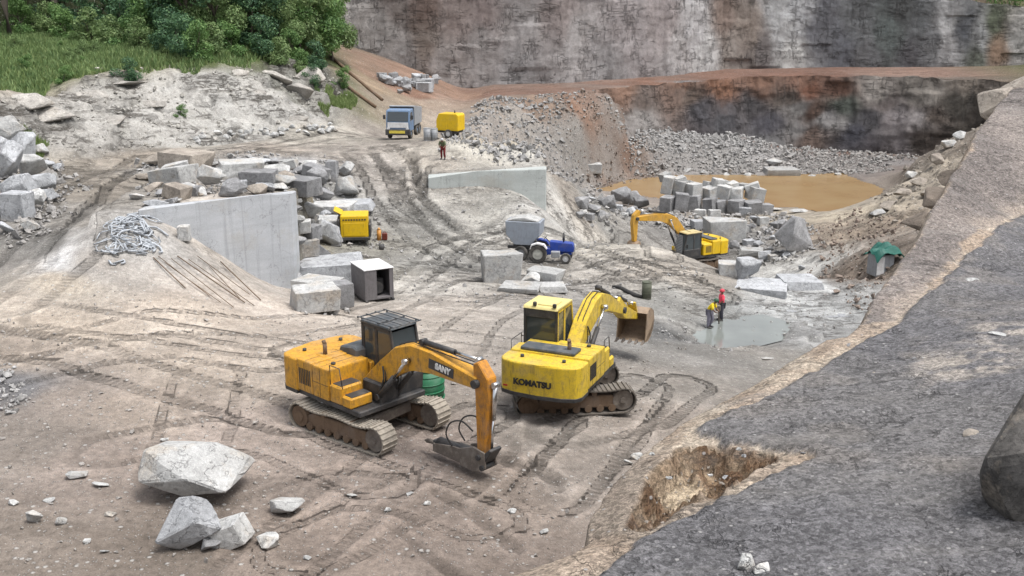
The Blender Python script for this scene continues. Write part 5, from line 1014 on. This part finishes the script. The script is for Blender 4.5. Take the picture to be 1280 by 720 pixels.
# ------------------------------------------------------------------ small things
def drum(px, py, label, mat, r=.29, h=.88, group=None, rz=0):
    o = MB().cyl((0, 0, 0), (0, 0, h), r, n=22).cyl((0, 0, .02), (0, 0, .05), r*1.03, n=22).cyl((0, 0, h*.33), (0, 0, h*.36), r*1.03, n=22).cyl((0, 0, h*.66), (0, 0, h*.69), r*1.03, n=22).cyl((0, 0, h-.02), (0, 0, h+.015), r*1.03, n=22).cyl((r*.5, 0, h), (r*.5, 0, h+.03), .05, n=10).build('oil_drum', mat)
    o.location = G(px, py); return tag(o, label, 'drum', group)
drum(534,176,'grey drum standing left of its twin by the wheeled compressor',GREYP,.27,.95,'drums by the wheeled compressor'); drum(543,176,'grey drum next to the tow end of the wheeled compressor',GREYP,.27,.95,'drums by the wheeled compressor')
drum(808,373,'dark olive drum standing alone on the bare quarry floor',mat_paint('rock_shade_olive', (.085, .095, .065), .6, (.16, .14, .11), .5),.25,.9)  # drum shape added in place of a rock ledge's shaded right side
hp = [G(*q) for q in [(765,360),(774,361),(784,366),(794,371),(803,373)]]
o = MB().tube([tuple(q+np.array((0, 0, .09))) for q in hp], [.06, .11, .12, .12, .08], 8).build('shadow_strip', RUBBER); tag(o, 'thick black hose lying on the ground beside the olive drum', 'hose')  # black tube laid in for the shadowy strip below the ledge
# drill rods on the slope
rr = random.Random(4)
for i, (a, b, c_, d) in enumerate([(192,324,232,362),(198,322,262,372),(214,325,292,386),(222,322,306,380),(236,326,318,384),(247,322,312,370),(276,329,326,377),(206,330,276,380),(262,335,300,375)]):
    A, Bp = G(a, b), G(c_, d); n = 2; pts = [A+(Bp-A)*k/n for k in range(n+1)]
    pts[1][2] = max(pts[1][2], float(terr(pts[1][0], pts[1][1]))-.02)
    for q in pts: q[2] += .07
    o = MB().tube([tuple(q) for q in pts], .016 if i % 3 else .026, 8).build('drill_rod', RUST); tag(o, 'rusty drill rod lying on the pale slope below the large sawn face', 'drill rod', 'drill rods on the slope')
for pts, lab in (([(404,64),(420,78),(440,95),(460,112),(478,127)],'long dark rusty pipe running down the brown earth bank beside the tall wall'),([(428,104),(442,116),(456,126),(470,136)],'shorter dark pipe lower down on the brown earth bank')):
    q_ = [G(*q) for q in pts]; o = MB().tube([tuple(q+np.array((0, 0, .16))) for q in q_], .17, 8).build('pipe', RUST); tag(o, lab, 'pipe')
# tangled hose heap
m = MB(); c0_ = G(163,292)
for k in range(54):
    ph, ra = rr.uniform(0, 6.28), rr.uniform(.15, .6); a_, d_ = rr.uniform(0, 6.28), rr.random()**.6; cx_, cy_ = c0_[0]+1.15*d_*math.cos(a_), c0_[1]+2.0*d_*math.sin(a_); hh = .28*(1-d_)+.05
    pts = []
    for j in range(9):
        a = ph+j*rr.uniform(.2, .7); x_, y_ = cx_+ra*math.cos(a)+rr.uniform(-.06, .06), cy_+ra*.8*math.sin(a); pts.append((x_, y_, float(terr(x_, y_))+.05+hh*rr.uniform(.3, 1.)))
    m.tube(pts, rr.choice((.02, .028, .045)), 5)
tag(m.build('hose_heap', mat_plain('pale_hose', (.40, .425, .455), .6)), 'heap of tangled pale grey hoses lying left of the large sawn face', 'hose heap')
# pale sheet of stone powder beside it
rock(229,302,15,20,GR_PALE,'small white stone standing at the left end of the large sawn face',None,k='b',name='stone',cat='stone')
q = G(214,212); tag(MB().cyl(tuple(q), (q[0]+.05, q[1], q[2]+1.15), .11, .09, n=8).build('wooden_post', mat_plain('grey_wood', (.16, .14, .12), .9)), 'dark wooden post upright between two slabs beside the dirt road', 'post')
for a, b in (((413,228),(413,204)),((420,224),(425,205))):
    q = G(*a)
# green tank behind the left excavator
q = at_z(533,501,-.1); m = MB(); m.cyl((q[0], q[1], q[2]+.02), (q[0], q[1], q[2]+1.15), .58, .62, n=28).cyl((q[0], q[1], q[2]+1.15), (q[0], q[1], q[2]+1.3), .62, .3, n=28).cyl((q[0], q[1], q[2]+1.3), (q[0], q[1], q[2]+1.38), .2, n=16)
for k in range(4): m.cyl((q[0], q[1], q[2]+.15+k*.27), (q[0], q[1], q[2]+.2+k*.27), .615, n=28)
tag(m.build('water_tank', GREENP), 'green plastic water tank standing behind the arm of the orange excavator', 'tank')
# teal tarpaulin shelter beyond the ledge
q = G(1102,338); gz = float(q[2]); sh = empty('shelter', tuple(q), R(15), 'teal tarpaulin draped over a pale hut just beyond the tilted rock sheet', 'shelter'); hz = .75
MB().box(-.75, .5, -.5, .5, -.2, hz+.4, .03).build('hut_wall', GREYP, sh); MB().box(-.72, -.2, -.53, -.5, -.1, hz+.3, .01).build('hut_panel', WHITEP, sh)
tb = bmesh.new(); bmesh.ops.create_grid(tb, x_segments=14, y_segments=14, size=1.0)
for v in tb.verts:
    x_, y_ = v.co.x, v.co.y; v.co = Vector((x_*1.0+.1, y_*.8, hz+.95-.55*abs(x_)**1.6-.25*abs(y_)**2+.14*math.sin(5*x_+2*y_)+.09*math.sin(9*y_)))
for f in tb.faces: f.smooth = False
me = bpy.data.meshes.new('tarpaulin'); tb.to_mesh(me); tb.free(); o = link('tarpaulin', me, TEAL, sh); o.modifiers.new('s', 'SOLIDIFY').thickness = .03
# small orange and red canisters by the yellow compressor
q = G(474,300); tag(MB().cyl(tuple(q), (q[0], q[1], q[2]+.62), .13, n=14).cyl((q[0], q[1], q[2]+.62), (q[0], q[1], q[2]+.75), .12, .05, n=14).build('gas_cylinder', mat_plain('orange_enamel', yl_((214,150,70)), .5)), 'orange gas cylinder standing right of the yellow boxy compressor', 'gas cylinder')
q = G(481,300); tag(MB().box(q[0]-.16, q[0]+.16, q[1]-.09, q[1]+.09, q[2], q[2]+.44, .04).tube([(q[0]-.1, q[1], q[2]+.43), (q[0]-.06, q[1], q[2]+.5), (q[0]+.06, q[1], q[2]+.5), (q[0]+.1, q[1], q[2]+.43)], .02, 6).build('jerrycan', mat_plain('dark_red_enamel', yl_((120,50,34)), .5)), 'dark red jerrycan beside the orange gas cylinder', 'jerrycan')
q = G(477,312); tag(MB().cyl(tuple(q), (q[0], q[1], q[2]+.3), .14, .17, n=16).tube([(q[0]-.16, q[1], q[2]+.28), (q[0], q[1], q[2]+.46), (q[0]+.16, q[1], q[2]+.28)], .012, 6).build('bucket', BLACK), 'black bucket on the grey ground below the jerrycan', 'bucket')
# ------------------------------------------------------------------ people
SKIN = mat_plain('skin', (.16, .085, .055), .6, var=.1); HAIR = mat_plain('hair', (.015, .013, .012), .8)
def skinned(name, verts, edges, rad, mat, parent, sub=2, root=0):
    me = bpy.data.meshes.new(name); me.from_pydata(verts, edges, []); o = link(name, me); o.modifiers.new('k', 'SKIN')
    for i, r in enumerate(rad):
        d = me.skin_vertices[0].data[i]; d.radius = (r if isinstance(r, tuple) else (r, r)); d.use_root = i == root
    sm = o.modifiers.new('u', 'SUBSURF'); sm.levels = sm.render_levels = sub
    dg = bpy.context.evaluated_depsgraph_get(); m2 = bpy.data.meshes.new_from_object(o.evaluated_get(dg)); bpy.data.objects.remove(o)
    for f in m2.polygons: f.use_smooth = True
    m2.materials.clear(); return link(name, m2, mat, parent)
def person(p, rz, label, shirt, trousers, hat, pose, hatkind='helmet'):
    J = dict(pelvis=(0,0,.92), waist=(0,0,1.08), chest=(0.01,0,1.32), neck=(0,0,1.49), head=(.02,0,1.62), top=(.01,0,1.74),
             shl=(0,.19,1.42), shr=(0,-.19,1.42), ell=(.04,.25,1.15), elr=(.04,-.25,1.15), wrl=(.2,.22,.95), wrr=(.2,-.22,.95), hal=(.27,.21,.9), har=(.27,-.21,.9),
             hil=(0,.1,.9), hir=(0,-.1,.9), knl=(.03,.12,.5), knr=(.0,-.12,.5), anl=(-.02,.13,.09), anr=(-.02,-.13,.09), tol=(.16,.15,.035), tor=(.16,-.15,.035))
    J.update(pose); K = list(J); ix = {k: i for i, k in enumerate(K)}
    E = [('pelvis','waist'),('waist','chest'),('chest','neck'),('neck','head'),('head','top'),('chest','shl'),('chest','shr'),('shl','ell'),('shr','elr'),('ell','wrl'),('elr','wrr'),('wrl','hal'),('wrr','har'),('pelvis','hil'),('pelvis','hir'),('hil','knl'),('hir','knr'),('knl','anl'),('knr','anr'),('anl','tol'),('anr','tor')]
    rad = dict(pelvis=(.13,.15), waist=(.11,.14), chest=(.12,.17), neck=.055, head=(.095,.08), top=.06, shl=.07, shr=.07, ell=.048, elr=.048, wrl=.033, wrr=.033, hal=.035, har=.035, hil=.09, hir=.09, knl=.062, knr=.062, anl=.042, anr=.042, tol=.035, tor=.035)
    root = skinned('person', [J[k] for k in K], [(ix[a], ix[b]) for a, b in E], [rad[k] for k in K], SKIN, None); root.location = tuple(p); root.rotation_euler = (0, 0, rz); root.scale = (.93, .93, .93); tag(root, label, 'person')
    def sh(name, ks, es, g, mat): 
        i2 = {k: i for i, k in enumerate(ks)}; sc = lambda r: tuple(v+g for v in r) if isinstance(r, tuple) else r+g
        return skinned(name, [J[k] for k in ks], [(i2[a], i2[b]) for a, b in es], [sc(rad[k]) for k in ks], mat, root)
    sh('shirt', ['pelvis','waist','chest','shl','shr','ell','elr'], [('pelvis','waist'),('waist','chest'),('chest','shl'),('chest','shr'),('shl','ell'),('shr','elr')], .028, shirt)
    sh('trousers', ['pelvis','hil','hir','knl','knr','anl','anr'], [('pelvis','hil'),('pelvis','hir'),('hil','knl'),('hir','knr'),('knl','anl'),('knr','anr')], .03, trousers)
    h = Vector(J['head']); tp = Vector(J['top']); m = MB(); m.ball(h.lerp(tp, .55), .135, (1, .88, .8), 2)
    if hatkind == 'helmet': m.cyl(h.lerp(tp, .45), h.lerp(tp, .45)+Vector((0, 0, .02)), .155, n=18)
    m.build('helmet' if hatkind == 'helmet' else 'cap', hat, root)
    hm = MB(); hm.ball(h+Vector((.1, 0, -.01)), .022, (1, .7, 1.2), 1); 
    for s in (-1, 1): hm.ball(h+Vector((.0, s*.085, 0)), .028, (.7, .4, 1.2), 1)
    hm.build('face', SKIN, root)
    for k, s in (('tol', 1), ('tor', -1)):
        a = Vector(J['anl' if s == 1 else 'anr']); b = Vector(J[k]); MB().ball(a.lerp(b, .5)+Vector((0, 0, -.01)), .13, (1.15, .48, .5), 2).build('boot', BLACK, root)
    return root
KHAKI = mat_plain('dark_trousers', (.06, .06, .075), .9); 
bent = dict(chest=(.13,0,1.26), neck=(.24,0,1.39), head=(.31,0,1.5), top=(.34,0,1.62), shl=(.18,.19,1.34), shr=(.18,-.19,1.34), ell=(.26,.24,1.08), elr=(.26,-.24,1.08), wrl=(.42,.15,.95), wrr=(.42,-.15,.95), hal=(.48,.12,.93), har=(.48,-.12,.93), knl=(.14,.13,.5), knr=(.02,-.13,.5))
person(G(886,410), R(-30), 'worker in a yellow vest and dark green cap bending at the edge of the puddle', mat_plain('yellow_vest', yl_((252,220,40), .85), .7), mat_plain('mauve_trousers', (.2, .19, .24), .9), mat_plain('green_cap', (.03, .09, .05), .7), bent)
person(G(901,401), R(190), 'worker in a pink red shirt standing behind the one in the yellow vest', mat_plain('pink_red_shirt', yl_((250,80,104), .9), .7), KHAKI, mat_plain('pink_red_cap', yl_((226,84,100)), .7), dict(hal=(.3,.1,1.0), har=(.3,-.1,1.0), wrl=(.22,.15,1.0), wrr=(.22,-.15,1.0)))
person(G(554,199), R(-100), 'worker in an olive top and dark red trousers near the wheeled compressor', mat_plain('olive_top', (.10, .12, .06), .8), mat_plain('dark_red_trousers', yl_((120,36,36)), .9), mat_plain('pale_cap', (.5, .5, .52), .7), bent)
q1 = G(893,404); MB_ = MB().tube([(q1[0]+.1, q1[1]-.2, q1[2]+.95), (q1[0]+.18, q1[1]-.25, q1[2])], .035, 8).box(q1[0]-.02, q1[0]+.22, q1[1]-.3, q1[1]-.1, q1[2]+.7, q1[2]+1.0, .04); tag(MB_.build('jackhammer', MUDSTEEL), 'hand held rock drill between the two workers by the puddle', 'rock drill')
# ------------------------------------------------------------------ plants
def mat_leaf(name, a, b, c, sc=.5):
    t = NT(name); g = t.n('NewGeometry'); r = g.outputs['Random Per Island']; P = g.outputs['Position']
    col = t.mix(t.ramp(t.noise(P, sc, 4, .6), .35, .65), a, b); col = t.mix(t.ramp(r, .55, 1.), col, c)
    t.set(Base__Color=col, Roughness=.55, Specular__IOR__Level=.3)
    tr = t.n('BsdfTranslucent', Color=col); mx = t.n('MixShader', Fac=.28); t.t.links.new(t.b.outputs[0], mx.inputs[1]); t.t.links.new(tr.outputs[0], mx.inputs[2]); t.t.links.new(mx.outputs[0], t.out.inputs[0]); return t.m
LF1 = mat_leaf('leaf_mid', (0.070, 0.148, 0.049), (0.131, 0.235, 0.073), (0.227, 0.348, 0.122)); LF2 = mat_leaf('leaf_dark', (0.038, 0.090, 0.049), (0.078, 0.157, 0.078), (0.139, 0.244, 0.104)); LF3 = mat_leaf('leaf_bright', (0.111, 0.178, 0.069), (0.173, 0.257, 0.099), (0.274, 0.359, 0.153)); GRASS = mat_leaf('grass_blade', (0.156, 0.221, 0.079), (0.229, 0.300, 0.110), (0.299, 0.347, 0.157), .25)
BARK = mat_plain('bark', (.12, .10, .08), .9, sc=3.)
def leaf_soup(clumps, n, size, seed):
    """n leaves spread through clumps (x, y, z, rx, ry, rz), thicker towards their skins"""
    g = np.random.default_rng(seed); cl = np.array(clumps); w = (cl[:, 3]*cl[:, 4]*cl[:, 5])**.7; k = g.choice(len(cl), n, p=w/w.sum())
    d = g.normal(size=(n, 3)); d /= np.linalg.norm(d, axis=1)[:, None]; rad = g.uniform(.25, 1.08, n)**.5
    c = cl[k, :3]+d*cl[k, 3:]*rad[:, None]
    nrm = d+g.normal(size=(n, 3))*.7+np.array((0, 0, .35)); nrm /= np.linalg.norm(nrm, axis=1)[:, None]
    t = np.cross(nrm, g.normal(size=(n, 3))); t /= np.linalg.norm(t, axis=1)[:, None]; b = np.cross(nrm, t); s = size*g.uniform(.55, 1.35, n)[:, None]
    V = np.stack([c-t*s*.6, c+b*s*.36-t*s*.05, c+t*s*.7, c-b*s*.36], 1).reshape(-1, 3); return V, np.arange(n*4).reshape(-1, 4)
def tree_proto(name, h, spread, leafmat, n, seed, trunk_r=.16, base=.15, size=.26):
    r = random.Random(seed); root = empty(name, (0, 0, 0)); m = MB(); lean = (r.uniform(-.3, .3), r.uniform(-.3, .3))
    sp = [(lean[0]*k*k*.25+.1*math.sin(k*2+seed), lean[1]*k*k*.25, h*.85*k/5) for k in range(6)]; m.tube(sp, [trunk_r*(1-.16*k) for k in range(6)], 8)
    cl = []
    for k in range(int(11+h)):
        a = r.uniform(0, 6.28); f = r.uniform(base, 1.0); rr_ = spread*math.sin(math.pi*min(.97, max(.18, f*.92+.1)))**.6*r.uniform(.35, .95); j = min(4, int(f*4.2)); s = sp[j]
        e = (s[0]+rr_*math.cos(a), s[1]+rr_*math.sin(a), h*f); m.tube([s, tuple((s[i]+e[i])/2+(.15 if i == 2 else 0) for i in range(3)), e], [trunk_r*.4, trunk_r*.25, .02], 5)
        q = spread*r.uniform(.3, .56); cl.append((*e, q, q, q*r.uniform(.6, .9)))
    m.build('trunk', BARK, root); V, Fc = leaf_soup(cl, n, size, seed); link('crown', np_mesh('crown', V, Fc, False), leafmat, root); return root
BUSHY = [tree_proto('broadleaf_tree', 8.0, 2.9, m_, 11000, 50+i, size=.2) for i, m_ in enumerate((LF1, LF2, LF3))]; LOW = [tree_proto('bush', 3.2, 1.7, m_, 3600, 70+i, .07, .02, .17) for i, m_ in enumerate((LF1, LF2, LF3))]
used = set()
def plant(proto, px, py, y, s, label, cat, group, rz=None, dz=-.2):
    p = at_y(px, py, y); x = p[0]; o = proto if proto.name not in used else copy_tree(proto); used.add(proto.name)
    o.location = (x, y, float(terr(x, y))+dz); o.scale = (s, s, s*random.uniform(.9, 1.15)); o.rotation_euler = (0, 0, random.uniform(0, 6.28)); return tag(o, label, cat, group)
TG = 'trees on the green bank'
KL = ['mid green broadleaf tree in the dense row on the bank', 'dark bluish green broadleaf tree in the dense row on the bank', 'bright green broadleaf tree in the dense row on the bank']
for px, y, s, k in [(205,98,1.0,0),(240,95,1.05,1),(222,104,1.2,1),(275,97,.95,2),(262,106,1.25,0),(300,103,1.15,2),(315,99,.85,1),(340,105,1.15,0),(352,101,.85,2),(375,106,1.05,2),(395,110,1.1,0),(330,114,1.5,1),(285,116,1.5,1),(415,114,1.0,2),(240,118,1.6,1),(180,110,1.2,1),(150,120,1.6,1),(110,124,1.7,1),(190,122,1.8,0),(60,126,1.8,1),(20,128,1.8,1),(-25,126,1.8,1),(85,134,2.0,1),(130,134,2.0,1),(0,138,2.0,1),(45,140,2.0,1)]:
    plant(BUSHY[k], px, 60, y, s, KL[k], 'tree', TG)
BL = ['mid green bush at the foot of the tree row', 'dark green bush at the foot of the tree row', 'bright green bush at the foot of the tree row']
for px, y, s, k in [(205,92,.8,1),(222,90,.95,1),(245,91,.9,0),(262,93,.8,2),(180,93,.8,2),(160,95,.9,0),(140,97,.9,2),(290,95,.9,0),(322,97,.9,1),(345,97,.8,2),(368,100,.8,0),(390,102,.8,1),(115,100,1.0,2),(85,101,.9,0),(60,104,.9,2),(30,103,1.0,0),(100,108,1.2,1),(70,110,1.2,1),(130,110,1.3,1),(10,110,1.2,1),(40,113,1.3,1),(160,104,1.1,1)]:
    plant(LOW[k], px, 60, y, s, BL[k], 'bush', 'bushes below the trees')
plant(LOW[1], 392, 118, 97, .55, 'small grey green bush on the bare rock right of the slope', 'bush', None)
plant(LOW[0], 425, 122, 101, .5, 'low green bush beside the brown earth strip', 'bush', None)
plant(LOW[2], 40, 185, 66, .33, 'bright green tuft growing behind the boulder heap at the left edge', 'bush', None)
plant(LOW[0], 222, 118, 82, .3, 'lone small bush in the middle of the pale rock slope', 'bush', None)
plant(LOW[1], 158, 88, 84, .55, 'grey green bush on the crest of the pale rock slope', 'bush', None)
for px, y, s in [(1150,168,.9),(1172,167,.8),(1190,168,1.0),(1212,168,1.1),(1232,167,1.3),(1252,167,1.4),(1275,167,1.5),(1295,166,1.6),(1130,170,.7),(1265,170,1.6),(1240,171,1.4)]:
    plant(LOW[int(px) % 3], px, 8, y, s, 'green bush on the brink above the quarry wall', 'bush', 'bushes along the brink of the wall')
for px, y in [(12,101),(74,106),(38,118)]:
    p = at_y(px, 40, y); z = float(terr(p[0], y)); o = MB().tube([(p[0], y, z-.2), (p[0]-.15, y, z+3), (p[0]+.1, y+.1, z+6.5), (p[0]-.1, y, z+11)], [.36, .3, .25, .14], 10).build('tree', BARK)
    V, Fc = leaf_soup([(p[0]+random.uniform(-2, 2), y+random.uniform(-1.5, 1.5), z+8.5+random.uniform(0, 4), 2, 2, 1.4) for _ in range(9)], 3500, .3, int(px)); link('crown', np_mesh('crown', V, Fc, False), LF2, o)
    tag(o, {12: 'tall tree with a pale bare trunk at the left edge', 74: 'tall bare trunked tree second from the left edge', 38: 'tall shaded tree farther back between two bare trunks'}[px], 'tree')
rq = random.Random(77)
for i in range(34):
    px = rq.uniform(-10, 400); y = 82+ (8 if px < 260 else 14) + rq.uniform(0, 18)*(1 if px < 220 else .4) - (10 if px < 110 else 0)
    plant(LOW[rq.choice((0, 2, 2))], px, 60, y, rq.uniform(.16, .42), 'low leafy weed clump standing in the bright grass', 'weed', 'weeds in the grass', dz=-.1)
# grass and weeds
def grass(poly, n, hgt, name, mat, wid=.05, margin=0):
    x, y = pts_in(poly, n, margin); z = terr(x, y); n = len(x); a = RNG.uniform(0, 6.28, n); h = hgt*RNG.uniform(.5, 1.4, n); lx, ly = RNG.normal(0, .3, n)*h, RNG.normal(0, .3, n)*h; w_ = wid*RNG.uniform(.7, 1.5, n)
    A = np.c_[x-np.cos(a)*w_, y-np.sin(a)*w_, z-.03]; B_ = np.c_[x+np.cos(a)*w_, y+np.sin(a)*w_, z-.03]; T = np.c_[x+lx, y+ly, z+h]
    return tag(link(name, np_mesh(name, np.stack([A, B_, T], 1).reshape(-1, 3), np.arange(n*3).reshape(-1, 3), False), mat), kind='stuff')
gp = pl((-60,118),(0,112),(60,100),(100,96),(170,88),(240,84),(300,80),(360,76),(405,76),(420,58),(330,50),(200,50),(50,35),(-60,35))
grass(gp, 42000, .32, 'grass', GRASS, .06); grass(gp, 34000, .45, 'grass', LF3, .08); grass(pl((405,120),(440,120),(445,132),(420,140),(400,136)), 2600, .4, 'grass', GRASS, .05); grass(pl((26,172),(52,178),(60,195),(44,196)), 1400, .35, 'grass', GRASS, .05)
bx = np.interp(RNG.random(9000), [0, 1], [0, 1]); P0, P1 = at_y(1110,6,166), at_y(1330,18,166)
x = P0[0]+(P1[0]-P0[0])*bx; yy_ = np.interp(x, [q[0] for q in UF[3:]], [q[1] for q in UF[3:]])+RNG.uniform(.6, 8, 9000); z = terr(x, yy_); n = len(x); h = RNG.uniform(.4, 1.1, n); a = RNG.uniform(0, 6.28, n)
tag(link('grass', np_mesh('grass', np.stack([np.c_[x-.1*np.cos(a), yy_-.1*np.sin(a), z], np.c_[x+.1*np.cos(a), yy_+.1*np.sin(a), z], np.c_[x+RNG.normal(0, .3, n), yy_+RNG.normal(0, .3, n), z+h]], 1).reshape(-1, 3), np.arange(n*3).reshape(-1, 3), False), LF1), kind='stuff')
# ------------------------------------------------------------------ light
w = bpy.data.worlds.new('World'); SC.world = w; w.use_nodes = True; nt = w.node_tree
bg = nt.nodes['Background']; sky = nt.nodes.new('ShaderNodeTexSky'); sky.sky_type = 'NISHITA'; sky.sun_disc = False
SUN_DIR = Vector((.34, -.16, .93)).normalized()
el = math.asin(SUN_DIR.z); az = math.atan2(SUN_DIR.x, SUN_DIR.y)
sky.sun_elevation = el; sky.sun_rotation = az; sky.air_density = 1.0; sky.dust_density = 4.0; sky.ozone_density = 1.0
hs = nt.nodes.new('ShaderNodeHueSaturation'); hs.inputs['Saturation'].default_value = .3
nt.links.new(sky.outputs[0], hs.inputs['Color']); nt.links.new(hs.outputs[0], bg.inputs['Color']); bg.inputs['Strength'].default_value = .115
ld = bpy.data.lights.new('sun', 'SUN'); ld.energy = 1.35; ld.angle = R(24); ld.color = (1, .975, .94)
lo = bpy.data.objects.new('sun', ld); COL.objects.link(lo); lo.rotation_euler = SUN_DIR.to_track_quat('Z', 'Y').to_euler()
SC.view_settings.view_transform = 'Standard'; SC.view_settings.look = 'None'; SC.view_settings.gamma = 1; SC.view_settings.use_curve_mapping = False
SC.view_settings.exposure = 1.08
